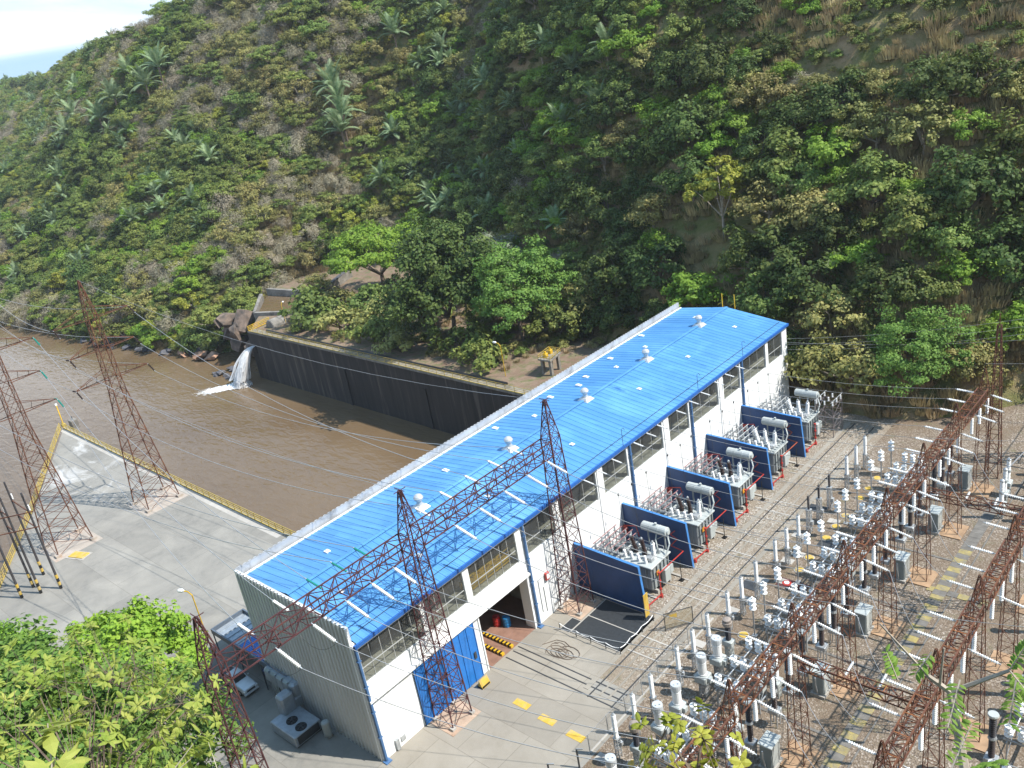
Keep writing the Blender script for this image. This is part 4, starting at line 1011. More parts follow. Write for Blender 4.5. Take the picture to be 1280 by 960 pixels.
railing('railing', 'short bright yellow railing at the canal end of the black wall above the waterfall', [(-147.4,78.3,.06),(-148.2,85.5,.06)], 1.3, 1.6, M['yellow'], r=.08)
m = MB().tube([(-141,79.9,.3),(-98,77.9,.3),(-52,75.8,.3)],.32,8)
tag(m.build('pipeline', M['black'], None, (-98,78,.3)), 'long black pipe lying along the walkway behind the yellow railing', 'pipe')
M['cliff'] = mat('weathered_cliff_rock', (.17,.125,.095), .9, var=.5, scale=.5, dirt=(.05,.045,.04), damt=.45, dscale=.35, bmp=.7)
# waterfall: arched curtain
m, nt, bs = nodes('white_falling_water'); v = coords(nt, True, (1,1,.25))
cc = mix(nt, ramp(nt, noise(nt, 1.2, v, 8, .75), .3, .7), (.82,.82,.81), (.95,.95,.95)); nt.links.new(cc, bs.inputs['Base Color']); bs.inputs['Roughness'].default_value = .6
tl = N(nt,'ShaderNodeBsdfTranslucent'); tl.inputs['Color'].default_value = (.95,.95,.95,1); mw = N(nt,'ShaderNodeMixShader'); mw.inputs[0].default_value = .5; nt.links.new(bs.outputs[0], mw.inputs[1]); nt.links.new(tl.outputs[0], mw.inputs[2]); nt.links.new(mw.outputs[0], nt.nodes['Material Output'].inputs['Surface']); M['falls'] = m
fr = random.Random(9); wm = MB()
for k in range(230):
    a = fr.random(); x0 = -147.0+.9*a; y0 = 78.1; vx = -fr.uniform(.2,3.2)*(1.1-a); vy = -fr.uniform(2.8,5.4); w0 = fr.uniform(.05,.17); ph = fr.random()*6; prev = None; zend = fr.uniform(-13.7,-12.6) if k % 4 else fr.uniform(-11,-7)
    for q in range(13):
        t_ = q/12*1.42; z = -4.0-.5*9.2*t_*t_*.98-.2*t_
        if z < zend: break
        c = V((x0+vx*t_+.09*math.sin(ph+q*1.3)*t_, y0+vy*t_+.09*math.cos(ph+q*1.7)*t_, z)); w = w0*(1+.9*t_)*(.75+.5*fr.random()); n = (c+V((w,-.1*w,0)), c-V((w,.1*w,0)), c+V((.1*w,-w*.7,.05)))
        if prev: b = len(wm.v); wm.add([prev[0],prev[1],n[1],n[0],prev[2],n[2]], [(0,1,2,3),(0,4,5,3),(1,4,5,2)])
        prev = n
for k in range(420):
    r_ = fr.random()**.6*2.6; a = fr.random()*6.28; c = V((-148.9+r_*math.cos(a)*1.4, 72.7+r_*math.sin(a)*1.0, WZ+.1+fr.random()**2*1.8*(1-r_/3))); d = [V((fr.gauss(0,1),fr.gauss(0,1),fr.gauss(0,1)))*.16 for _ in range(4)]
    wm.add([c+d[0],c+d[1],c+d[2],c+d[3]], [(0,1,2),(0,2,3),(0,1,3)])
w_ = wm.build('waterfall', M['falls'], None, (-147,77,-13)); tag(w_, 'white waterfall pouring from the end of the black wall into the river', 'waterfall')
t = thing('outlet', 'dark arched culvert mouth at the wall end behind the waterfall', 'culvert', (-146.6,78.35,-5)); m = MB(); m.lathe((0,.0,0),(0,-.3,0),[(0,1.1),(1,1.0)],14); m.build('ring', M['canal'], t); MB().lathe((0,-.301,0),(0,-.33,0),[(0,.85),(1,.85)],14).build('mouth', M['black'], t)
m, nt, bs = nodes('river_foam'); v = coords(nt)
bs.inputs['Base Color'].default_value = (.88,.87,.84,1); tp = N(nt,'ShaderNodeBsdfTransparent'); mx = N(nt,'ShaderNodeMixShader')
at = N(nt, 'ShaderNodeAttribute', attribute_name='dens'); mu = N(nt, 'ShaderNodeMath', operation='ADD'); nt.links.new(at.outputs['Fac'], mu.inputs[0]); nt.links.new(noise(nt, .8, v, 8, .75, .6), mu.inputs[1])
nt.links.new(ramp(nt, mu.outputs[0], .78, 1.0), mx.inputs[0]); nt.links.new(tp.outputs[0], mx.inputs[1]); nt.links.new(bs.outputs[0], mx.inputs[2]); nt.links.new(mx.outputs[0], nt.nodes['Material Output'].inputs['Surface'])
fo = MB(); nx, ny = 40, 16
C0 = np.array([-149.6, 72.6]); D0 = np.array([-.62,-.78]); P0 = np.array([-.86,.50]); den = []
for i in range(nx):
    for j in range(ny):
        s = i/(nx-1); w = j/(ny-1)-.5; p = C0+D0*(s*17-1.2)+P0*(w*(5+5*s)); fo.v.append((p[0],p[1],WZ+.05+.12*math.exp(-((s-.2)/.15)**2)*(1-4*w*w))); den.append(max(0, (1-s)*1.15)*(1-(2*w)**2))
fo.f = [(i*ny+j,(i+1)*ny+j,(i+1)*ny+j+1,i*ny+j+1) for i in range(nx-1) for j in range(ny-1)]; fo.m = [0]*len(fo.f)
f_ = fo.build('river_foam', m); at = f_.data.attributes.new('dens','FLOAT','POINT'); at.data.foreach_set('value', np.array(den, np.float32)); tag(f_, 'white foam trailing on the brown river below the waterfall', 'foam', kind='stuff')
# spillway steps and canal walls behind the wall end
t = thing('canal_weir', 'old concrete canal weir with brown water behind a low wall near the waterfall', 'weir', (-158,95,0)); o = (-158,95,0)
m = MB(); m.add([(-159,87.5,-3),(-145,92.5,-3),(-145.3,93.5,-3),(-159.3,88.5,-3),(-159,87.5,.9),(-145,92.5,.9),(-145.3,93.5,.9),(-159.3,88.5,.9)],[(0,1,5,4),(1,2,6,5),(2,3,7,6),(3,0,4,7),(4,5,6,7)]); m.build('front_wall', M['oldwall'], t, o)
m = MB(); m.add([(-174,100.5,-3),(-159.3,88.5,-3),(-160,88,-3),(-175,100,-3),(-174,100.5,1.2),(-159.3,88.5,1.0),(-160,88,1.0),(-175,100,1.2)],[(0,1,5,4),(1,2,6,5),(2,3,7,6),(3,0,4,7),(4,5,6,7)]); m.build('side_wall', M['oldwall'], t, o)
m = MB(); m.poly([(-159,89),(-145.5,93.8),(-150,104),(-173,101)], .35); m.build('canal_water', M['water'], t, o)
m = MB(); m.add([(-174,102,0),(-152,106,0),(-152,107,0),(-174,103,0),(-174,102,2.2),(-152,106,1.4),(-152,107,1.4),(-174,103,2.2)],[(0,1,5,4),(1,2,6,5),(2,3,7,6),(3,0,4,7),(4,5,6,7)]); m.build('rear_wall', M['oldwall'], t, o)
t = thing('canal_parapet', 'sloping grey canal parapet running up behind the terrace bushes', 'parapet', (-155,112,0)); o = (-155,112,0)
m = MB(); m.add([(-150,103,-.5),(-160,124,-.5),(-160.8,123.6,-.5),(-150.8,102.6,-.5),(-150,103,1.6),(-160,124,2.4),(-160.8,123.6,2.4),(-150.8,102.6,1.6)],[(0,1,5,4),(1,2,6,5),(2,3,7,6),(3,0,4,7),(4,5,6,7)]); m.build('wall', M['oldwall'], t, o)
m = MB(); m.add([(-150,103,1.61),(-160,124,2.41),(-161.2,123.4,2.41),(-151.2,102.4,1.61),(-150,103,1.9),(-160,124,2.7),(-161.2,123.4,2.7),(-151.2,102.4,1.9)],[(0,1,5,4),(1,2,6,5),(2,3,7,6),(3,0,4,7),(4,5,6,7)]); m.build('coping', M['rock'], t, o)
t = thing('concrete_dome', 'rounded pale concrete drum end on the terrace beside the waterfall', 'concrete block', (-143.5,84.5,-.1))
MB().lathe((0,-2,.2),(0,2.2,.2),[(0,1.7),(.05,1.9),(1,1.9)],18).build('shell', M['oldwall'], t)
t = thing('hoist_platform', 'small gate hoist platform on concrete legs with dull yellow railing behind the roof edge', 'platform', (-48,84.5,0)); o = (-48,84.5,0)
for (x, y) in ((-48.6,83),(-46.6,83),(-49.2,86),(-47.2,86)): MB().box(x-.28,y-.28,-.2,x+.28,y+.28,2.9).build('leg', M['oldwall'], t, o)
m = MB(); m.add([(-49.2,82.4,2.9),(-46.0,82.4,2.9),(-47,87,2.9),(-50,87,2.9),(-49.2,82.4,3.2),(-46.0,82.4,3.2),(-47,87,3.2),(-50,87,3.2)],[(0,3,2,1),(4,5,6,7),(0,1,5,4),(1,2,6,5),(2,3,7,6),(3,0,4,7)]); m.build('slab', M['oldwall'], t, o)
m = MB(); rp = [(-49.1,82.5),(-46.1,82.5),(-47.1,86.9),(-49.9,86.9),(-49.1,82.5)]
for a, b in zip(rp[:-1], rp[1:]):
    for z in (3.6,4.0): m.bar((a[0],a[1],z),(b[0],b[1],z),.06)
    for q in range(4): s_ = q/4; m.bar((a[0]+(b[0]-a[0])*s_,a[1]+(b[1]-a[1])*s_,3.2),(a[0]+(b[0]-a[0])*s_,a[1]+(b[1]-a[1])*s_,4.0),.05)
m.build('railing', M['yellowold'], t, o)
for (x, y) in ((-48.2,83.7),(-48.6,85.6)): m = MB(); m.bbox(x-.4,y-.4,3.21,x+.4,y+.4,4.0,.06); m.lathe((x,y,4.0),(x,y,4.4),[(0,.25),(1,.18)],8); m.build('hoist_motor', M['yellow'], t, o)
for i, x in enumerate((-11.2,-9.0)):
    t = thing('ladder_post', ['left yellow ladder post sticking up behind the far roof end','right yellow ladder post sticking up behind the far roof end'][i], 'post', (x,87.4,12), 'yellow ladder posts at the far roof end')
    MB().bar((0,0,0),(0,0,5.6),.09).build('pole', M['yellow'], t); m = MB(); m.bar((0,0,4.2),(-.8,0,3.7),.08); m.build('stay', M['yellow'], t)
# rocks
import bmesh
def rock(x, y, z, s, mm, label, group, seed, flat=.62):
    r = random.Random(seed); bm = bmesh.new()
    for k in range(11):
        d = V((r.gauss(0,1), r.gauss(0,1), r.gauss(0,1))).normalized(); q = s*(.8+.35*r.random()); bm.verts.new((d.x*q*1.25, d.y*q, d.z*q*flat*(1.25 if mm is M.get('cliff') else 1)))
    bmesh.ops.convex_hull(bm, input=bm.verts[:]); loose = [v for v in bm.verts if not v.link_faces]; bmesh.ops.delete(bm, geom=loose, context='VERTS')
    bmesh.ops.bevel(bm, geom=bm.edges[:], offset=s*.03, segments=1, affect='EDGES')
    me = bpy.data.meshes.new('boulder'); bm.to_mesh(me); bm.free(); me.materials.append(mm)
    o = bpy.data.objects.new('boulder', me); COL.objects.link(o); o.location = (x,y,z); o.rotation_euler = (0,0,r.random()*6); tag(o, label, 'boulder', group)
rr = random.Random(5)
for i in range(12): rock(-160+rr.uniform(-6,6), 75.5+rr.uniform(-1.5,3.5), WZ+rr.uniform(-.2,.7), rr.uniform(.6,1.5), M['rock'], 'black boulder in the heap at the waterline left of the waterfall', 'black boulders by the waterfall', i)
for i in range(26): 
    u = rr.uniform(.175,.272); p = terr(u, 0.004); rock(p[0]+rr.uniform(-1,1), p[1]-rr.uniform(.5,3), WZ+rr.uniform(0,1.0), rr.uniform(.9,2.2), M['rock'], 'dark grey boulder on the far river bank under the trees', 'dark boulders on the far bank', 50+i)
for i in range(14): rock(-186+rr.uniform(-10,8), 81+rr.uniform(-1.5,3), WZ+rr.uniform(0,1.6), rr.uniform(1.0,2.6), M['redrock'], 'orange brown rock on the far bank to the left of the waterfall', 'orange rocks on the far bank', 90+i)
for i in range(16): rock(-169+rr.uniform(-8,7), 87.5+rr.uniform(-3,4), -8+rr.uniform(-4,6), rr.uniform(2.5,4.8), M['cliff'], 'large layered cliff block above the waterline beside the canal weir', 'cliff blocks beside the canal weir', 130+i)
# ---------------------------------------------------------------- switchyard
BAYS = [2.4, 12.7, 23.2, 33.3, 43.9, 54.6, 65.6]
PH = [(b, i, BAYS[b]+(0,2.9,5.95)[i]) for b in range(7) for i in range(3)]
X1, X2, BZ = 32.2, 43.2, 13.7
GT = [.4,10.6,20.9,31.1,41.2,51.2,61.6,72.0]

def yard_tower(x, y, label, group):
    t = thing('yard_tower', label, 'lattice tower', (x,y,0), group)
    m = MB(); lattice(m, sq(0,0,0.1,.72), sq(0,0,14.4,.42), 9, .044, .024, cross=False); m.build('mast', M['rust'], t)
    m = MB(); lattice(m, sq(0,0,14.4,.42), sq(0,0,16.6,.06), 2, .04, .022); m.build('spire', M['rust'], t)
    return t
def proto_or_dup(store, key, make, loc, label, **k):
    if key not in store: store[key] = make(label); store[key].location = loc; return store[key]
    return dup(store[key], loc, label)
ST = {}
for k, y in enumerate(GT):
    proto_or_dup(ST, 'tower1', lambda lb: yard_tower(X1, y, lb, 'rusty towers of the first yard gantry'), (X1,y,0), f'rusty tower of the gantry nearest the hall, {ORD[k]} from the near end')
for k, y in enumerate(GT[:6]):
    proto_or_dup(ST, 'tower2', lambda lb: yard_tower(X2, y, lb, 'rusty towers of the second yard gantry'), (X2,y,0), f'rusty tower of the gantry further from the hall, {ORD[k]} from the near end')
def yard_beam(label, L_, group, axis='y'):
    t = thing('yard_beam', label, 'lattice beam', (0,0,0), group); h = L_/2
    m = MB()
    A = [(-.55,-h,-.55),(.55,-h,-.55),(.55,-h,.55),(-.55,-h,.55)]; B = [(p[0],h,p[2]) for p in A]
    lattice(m, A, B, 10, .075, .04, cross=False); m.build('truss', M['rust'], t)
    m = MB()
    for yy in np.arange(-h+.8, h, 2.1): m.cbox((0,yy,.57),(1.12,.07,.04))
    m.build('battens', M['rustor'], t)
    return t
M['rustor'] = mat('orange_rust_steel', (.26,.095,.03), .8, .1, var=.4)
for k in range(7):
    yc = (GT[k]+GT[k+1])/2
    proto_or_dup(ST, 'beam1', lambda lb: yard_beam(lb, 9.2, 'beam spans of the first yard gantry'), (X1,yc,BZ), f'rusty beam span of the gantry nearest the hall, {ORD[k]} from the near end')
for k in range(5):
    yc = (GT[k]+GT[k+1])/2
    proto_or_dup(ST, 'beam2', lambda lb: yard_beam(lb, 9.2, 'beam spans of the second yard gantry'), (X2,yc,BZ), f'rusty beam span of the gantry further from the hall, {ORD[k]} from the near end')
for k, (y, z, lb) in enumerate(((20.9,10.8,'rusty tie beam between the two yard gantries, nearer the picture bottom'),(51.2,10.8,'rusty tie beam between the two yard gantries, further up the yard'))):
    o = dup(ST['beam2'], ((X1+X2)/2, y, z), lb, rz=PI/2, scale=(.75,1.1,.8)); o['group'] = 'tie beams between the yard gantries'
# strings of the gantries
def gs(key, vec, label, loc, group, r=.2):
    if key not in ST:
        ST[key] = string(label, group, loc, V(loc)+V(vec), M['porcelain'], r*.72, 11); return ST[key]
    o = dup(ST[key], loc, label); o['group'] = group; return o
for n, (b, i, y) in enumerate(PH):
    w = f'{ORD[n] if n < 20 else "last"} from the near end'
    gs('gl', (-2.3,0,.15), f'white string on the hall side of the first yard gantry, {w}', (X1-.8,y,BZ-.2), 'hall side strings of the first yard gantry')
    gs('gr', (2.3,.1,-.6), f'white string on the far side of the first yard gantry, {w}', (X1+.8,y,BZ-.2), 'far side strings of the first yard gantry')
    gs('gv', (0,0,-2.5), f'white string hanging straight down under the first yard gantry, {w}', (X1+.35,y+.7,BZ-.75), 'hanging strings of the first yard gantry', .26)
G2 = [6.4,9.3,12.2,16.4,19.3,22.8,25.7,28.5,33.3,36.1,39.1,43.5,46.4,49.3]
for n, y in enumerate(G2):
    w = f'{ORD[n]} from the near end'
    gs('gl', 0, f'white string on the hall side of the second yard gantry, {w}', (X2-.8,y,BZ-.2), 'hall side strings of the second yard gantry')
    gs('gv', 0, f'white string hanging straight down under the second yard gantry, {w}', (X2+.35,y+.5,BZ-.75), 'hanging strings of the second yard gantry')
    if n % 2 == 0: gs('gr', 0, f'white string on the far side of the second yard gantry, {w}', (X2+.8,y,BZ-.2), 'far side strings of the second yard gantry')
for k, (x, y) in enumerate(((36.2,22.3),(38.9,22.3),(36.2,52.6),(38.9,52.6))):
    gs('gt', (-.2,2.3,-.25), f'{"black and white" if k == 1 else "pale"} string slanting from the {"lower" if k < 2 else "upper"} tie beam, {"nearer" if k % 2 == 0 else "further from"} the first gantry', (x,y-1,10.6), 'strings on the tie beams', .17)
# wires: hall wall -> first gantry -> second gantry
FS = [34.25,36.84,39.83,44.47,47.3,49.75,54.3,57.5,60.5,64.2,67.1,70.1]
for n, y in enumerate(FS):
    gs('fs', (1.7,.0,-.25), f'white string bolted to the hall wall above the windows, {ORD[n]} from the maroon tower', (.15,y,13.35), 'strings on the hall wall', .15)
    yy = PH[9+n][2]
    wire(f'pale conductor from the hall wall to the first gantry, {ORD[n]} past the tower', (1.85,y,13.1), (X1-3.1,yy,BZ-.05), .7, .024, group='conductors from the hall wall')
    m = MB(); m.bar((0,0,0),(.15,.1,-5.6),.02,4); m.cbox((0,0,-.1),(.12,.12,.25)); o = m.build('dropper_wire', M['wiredark']); o.location = (5.2,y+(yy-y)*.12,12.75)
    tag(o, f'thin vertical dropper wire to the transformers, {ORD[n]} past the tower', 'wire', 'dropper wires over the transformers')
for i, (y, mm, nm) in enumerate(gp):
    yy = PH[i][2]
    wire(f'pale conductor from the maroon beam to the yard, {ORD[i]} from the trees', (GX+4.2,y+.3,19.7), (X1-3.1,yy,BZ-.05), 1.2, .03, group='conductors from the maroon beam', n=14)
for n, (b, i, y) in enumerate(PH[3:17]):
    wire(f'pale conductor between the two yard gantries, {ORD[n]} from the near end', (X1+3.1,y+.1,BZ-.8), (X2-3.1,G2[n]+ (0 if n > 2 else 2),BZ-.05), .5, .024, group='conductors between the yard gantries', n=8)
for i, y in enumerate((20.9,51.2,72)):
    wire(f'thin earth wire from {["the lower","the upper","the far"][i]} gantry tower over the yard', (X1,y,17.2), (X2+30,y+6,24), 1, .02, group='earth wires')
wire('long pale diagonal conductor slanting down across the far right corner of the yard', (38,60,10.5), (48,105,22), 1, .06, group='earth wires')
for i, z in enumerate((11.2, 12.4, 13.6, 9.4)):
    wire(f'long thin conductor from the hall far corner towards the hillside tower, {ORD[i]} from below', (.4,L-.5-i*.8,z-1.5+(4 if i==3 else 0)), (44,98,z+4), 1.2, .024, group='conductors at the far end')

# apparatus -------------------------------------------------------
def base(name, label, cat, group): return thing(name, label, cat, (0,0,0), group)
def mast(label):
    t = base('insulator_mast', label, 'insulator', 'white masts beside the rail track')
    m = MB(); lattice(m, sq(0,0,0,.2), sq(0,0,2.2,.2), 4, .045, .03, cross=False); m.cbox((0,0,2.24),(.55,.55,.08)); m.bar((.0,.0,1.5),(.55,0,2.2),.04); m.cbox((.3,.2,1.6),(.3,.25,.35)); m.build('stand', M['galv'], t)
    MB().discs((0,0,2.28),(0,0,4.9),.23,8,17,.8).build('porcelain', M['porcelain'], t)
    m = MB(); m.lathe((0,0,4.9),(0,0,5.05),[(0,.17),(1,.1)],8); m.bar((0,0,5.05),(.05,0,5.25),.04); m.build('cap', M['galv'], t); return t
def darkmast(label):
    t = base('dark_mast', label, 'insulator', 'dark topped masts beside the rail track')
    m = MB(); lattice(m, sq(0,0,0,.27), sq(0,0,3.1,.22), 5, .045, .03); m.cbox((0,0,3.15),(.6,.6,.1)); m.cbox((.35,0,1.4),(.35,.4,.5)); m.build('stand', M['galv'], t)
    MB().discs((0,0,3.2),(0,0,5.0),.17,8,10,.75).build('porcelain', M['darkporc'], t); MB().bar((0,0,5.0),(0,0,5.35),.04).build('terminal', M['galv'], t); return t
def discpost(label):
    t = base('disc_post', label, 'insulator', 'disc topped posts in the yard')
    m = MB(); m.bar((0,0,0),(0,0,3.3),.08,6); m.cbox((0,0,.06),(.5,.5,.12)); m.build('pole', M['galv'], t)
    MB().lathe((0,0,3.3),(0,0,4.95),[(0,.1),(.08,.1),(.12,.40),(.17,.38),(.21,.12),(.40,.12),(.44,.40),(.49,.38),(.53,.12),(.72,.12),(.76,.40),(.81,.38),(.85,.12),(1,.1)],12).build('discs', M['porcelain'], t); return t
def drum(label):
    t = base('voltage_transformer', label, 'voltage transformer', 'white drum transformers in the yard')
    m = MB(); lattice(m, sq(0,0,0,.32), sq(0,0,1.9,.32), 4, .06, .035); m.build('stand', M['galv'], t)
    m = MB(); m.bbox(-.65,-.65,1.9,.65,.65,2.65,.1); m.box(.66,-.25,2.0,.95,.25,2.5); m.build('tank', M['greypaint'], t)
    MB().lathe((0,0,2.65),(0,0,4.2),[(0,.42),(.08,.48),(.1,.44),(.9,.44),(.95,.48),(1,.42)],18).build('porcelain', M['porcelain'], t)
    m = MB(); m.lathe((0,0,4.2),(0,0,4.9),[(0,.46),(.1,.5),(.85,.5),(1,.46)],18); m.cbox((0,0,4.93),(.16,.5,.06)); m.lathe((.25,.1,4.9),(.25,.1,5.0),[(0,.08),(1,.08)],6); m.build('cap', M['drumlid'], t); return t
def darkct(label):
    t = base('current_transformer', label, 'current transformer', 'dark current transformers in the yard')
    m = MB(); lattice(m, sq(0,0,0,.3), sq(0,0,1.9,.3), 4, .055, .035); m.bbox(-.55,-.45,1.9,.55,.45,2.5,.06); m.build('stand', M['greypaint'], t)
    MB().discs((0,0,2.5),(0,0,4.2),.3,10,12,.8).build('porcelain', M['darkporc'], t)
    MB().lathe((0,0,4.2),(0,0,5.1),[(0,.35),(.1,.48),(.55,.5),(.6,.44),(.9,.42),(1,.2)],14).build('head', mat('tan_ct_head', (.26,.22,.19), .6) if 'tan_ct_head' not in bpy.data.materials else bpy.data.materials['tan_ct_head'], t); return t
def switch(label):
    t = base('disconnect_switch', label, 'disconnect switch', 'disconnect switches in the yard')
    m = MB()
    for y in (-3.4,-.4,2.6):
        for x in (-1.0,1.0): m.tube([(x,y,0),(x,y,2.2)],.07,5)
        m.tube([(-1.3,y,2.25),(1.3,y,2.25)],.09,4)
    for x in (-1.0,1.0): m.tube([(x,-3.7,2.1),(x,3.0,2.1)],.08,4)
    m.bar((-1,-3.4,.2),(-1,-.4,2.0),.035); m.bar((1,-.4,.2),(1,2.6,2.0),.035)
    fr = m.build('frame', M['galv'], t)
    prof = [(0,.1),(.08,.11),(.12,.36),(.18,.34),(.22,.12),(.4,.12),(.44,.36),(.5,.34),(.54,.12),(.72,.12),(.76,.36),(.82,.34),(.86,.12),(1,.1)]
    for y in (-3.1,-.1,2.9):
        for x in (-1.0,0,1.0): MB().lathe((x,y,2.34),(x,y,3.75),prof,10).build('post_insulator', M['porcelain'], t)
        m = MB(); m.tube([(-1.0,y,3.8),(1.0,y,3.85)],.05,6); m.cbox((0,y,3.82),(.3,.16,.14)); m.build('blade', M['galv'], t)
    m = MB()
    for x in (-.75,.25,1.15): m.tube([(x,-3.1,2.55),(x+.1,2.9,2.6)],.05,6)
    m.build('link_tube', M['porcelain'], t); return t
def breaker(label):
    t = base('circuit_breaker', label, 'circuit breaker', 'dark breaker columns in the yard')
    m = MB(); m.tube([(-.3,-.3,0),(-.3,-.3,1.6)],.06,4); m.tube([(.3,-.3,0),(.3,-.3,1.6)],.06,4); m.tube([(.3,.3,0),(.3,.3,1.6)],.06,4); m.tube([(-.3,.3,0),(-.3,.3,1.6)],.06,4); m.bbox(-.5,-.45,1.55,.5,.45,2.0,.05); m.build('stand', M['galv'], t)
    MB().discs((0,0,2.0),(0,0,3.9),.27,9,10,.8).build('lower_column', M['brownporc'], t)
    MB().lathe((0,0,3.9),(0,0,4.2),[(0,.3),(.3,.36),(1,.3)],10).build('flange', M['galv'], t)
    MB().discs((0,0,4.2),(0,0,6.2),.30,9,10,.8).build('upper_column', M['darkporc'], t)
    MB().lathe((0,0,6.2),(0,0,6.5),[(0,.34),(.6,.44),(1,.40)],12).build('cap', M['greypaint'], t); return t
def cabinet(label):
    t = base('yard_cabinet', label, 'cabinet', 'grey yard cabinets')
    m = MB(); m.bbox(-.55,-.8,.3,.55,.8,2.7,.04); m.build('case', M['cabgrey'], t)
    MB().bbox(-.68,-.92,2.71,.68,.92,2.86,.03).build('roof', M['greypaint'], t)
    MB().box(.56,-.7,.45,.6,.7,2.5).build('door', M['greypaint'], t)
    m = MB(); m.box(-.7,-1,0,.7,1,.3); m.build('plinth', M['kerb'], t)
    m = MB(); m.tube([(0,-.9,.4),(0,-1.3,1.8),(0,-1.3,2.6)],.07,6); m.build('conduit', M['galv'], t); return t
M['cabgrey'] = mat('cabinet_grey', (.22,.26,.27), .5, .1, var=.1)
def pt(label):
    t = base('post_transformer', label, 'voltage transformer', 'slim white voltage transformers')
    m = MB(); lattice(m, sq(0,0,0,.28), sq(0,0,1.5,.28), 3, .05, .03); m.bbox(-.45,-.6,1.5,.45,.6,2.0,.06); m.build('stand', M['greypaint'], t)
    MB().discs((0,0,2.0),(0,0,3.3),.26,9,7,.8).build('lower_porcelain', M['porcelain'], t); MB().lathe((0,0,3.3),(0,0,3.55),[(0,.3),(1,.3)],10).build('flange', M['greypaint'], t)
    MB().discs((0,0,3.55),(0,0,4.9),.26,9,7,.8).build('upper_porcelain', M['porcelain'], t); MB().lathe((0,0,4.9),(0,0,5.2),[(0,.26),(.4,.28),(1,.1)],10).build('cap', M['galv'], t); return t
def sframe(label):
    t = base('steel_frame', label, 'steel frame', 'small galvanised frames in the yard')
    m = MB()
    for y in (-.7,.7): m.tube([(0,y,0),(0,y,3.4)],.08,4)
    for z in (1.2,2.2,3.4): m.bar((0,-.7,z),(0,.7,z),.07)
    m.bar((0,-.7,1.2),(0,.7,2.2),.04); m.build('frame', M['galv'], t)
    m = MB(); m.bbox(-.25,-.4,2.3,.25,.4,3.0,.03); m.build('box', M['greypaint'], t)
    m = MB()
    for y in (-.55,.55): m.discs((0,y,3.45),(0,y,4.9),.2,8,8,.7)
    m.build('porcelain', M['porcelain'], t); return t
cnt = {}
def put(key, make, loc, text, rz=None):
    n = cnt.get(key, 0); cnt[key] = n+1
    lb = text.replace('{n}', ORD[n] if n < 20 else 'last')
    if key not in ST: ST[key] = make(lb); ST[key].location = loc; return ST[key]
    return dup(ST[key], loc, lb)
rj = random.Random(3)
for n, (b, i, y) in enumerate(PH):
    if b > 0:
        if b == 5: put('darkmast', darkmast, (18.0,y-.4+rj.uniform(-.1,.1),0), 'lattice mast with black top beside the rail track, {n} of three from the near end')
        else: put('mast', mast, (18.7 if b < 5 else 18.0,y+rj.uniform(-.15,.15),0), 'slim white mast beside the rail track, {n} of the row from the near end')
    if b == 0 and i == 2 or b == 1 and i > 0 or b == 2 and i < 2: put('drum', drum, (21.3,y+.2,0), 'big white drum on a grey box and stand, {n} from the near end')
    elif (b, i) in ((1,0),(2,2)): put('darkct', darkct, (20.9,y,0), 'dark column with tan head on a grey stand, ' + ('near the mesh gate' if b == 2 else 'nearest the yellow painted marks'))
    elif b > 2: put('discpost', discpost, (21.2+rj.uniform(-.2,.2),y+.3,0), 'thin post with stacked white discs, {n} of the row behind the white masts')
    if b > 0: put('breaker', breaker, (28.7,y+.2,0), 'dark column breaker in front of the first yard gantry, {n} from the near end')
for b in range(1, 7): put('switch', switch, (24.2,BAYS[b]+3.0,0), 'galvanised switch frame with nine white disc stacks, {n} from the near end')
for b in range(1, 7): put('cabinet', cabinet, (30.4,BAYS[b]+6.3,0), 'grey cabinet with pale roof between breaker columns and gantry tower, {n} from the near end')
for n, (x, y) in enumerate(((28.9,16.3),(26.9,19.6),(27.0,9.4),(27.2,26.8),(35.9,66.8),(35.5,69.6),(35.2,72.2))): put('pt', pt, (x,y,0), 'slim white two-part porcelain column on a box, ' + ['beside the lowest yard tower','second up from the lowest yard tower','at the bottom edge of the yard','beside the second yard tower','nearest of three beyond the first gantry','middle one of three beyond the gantry','furthest of three beyond the gantry'][n])
for b in range(2, 7): put('sframe', sframe, (26.9,BAYS[b]+1.4,0), 'galvanised ladder frame with two white porcelains, {n} from the near end')
for k, y in enumerate((12.5,22.5,33,43,53)):
    o = dup(ST['switch'], (47.2,y,0), f'switch frame with white disc stacks beyond the second gantry, {ORD[k]} from the near end'); o['group'] = 'switches beyond the second gantry'
for k, y in enumerate((17.6,27.4,38,48)):
    o = dup(ST['breaker'], (45.6,y,0), f'dark column breaker beyond the second gantry, {ORD[k]} from the near end'); o['group'] = 'breakers beyond the second gantry'
for k, (x, y) in enumerate(((38.6,76),(40,70.5))):
    o = dup(ST['switch'], (x,y,0), ['galvanised switch frame at the far yard corner under the hillside','galvanised switch frame at the far right edge of the yard'][k]); o['group'] = 'switches beyond the second gantry'
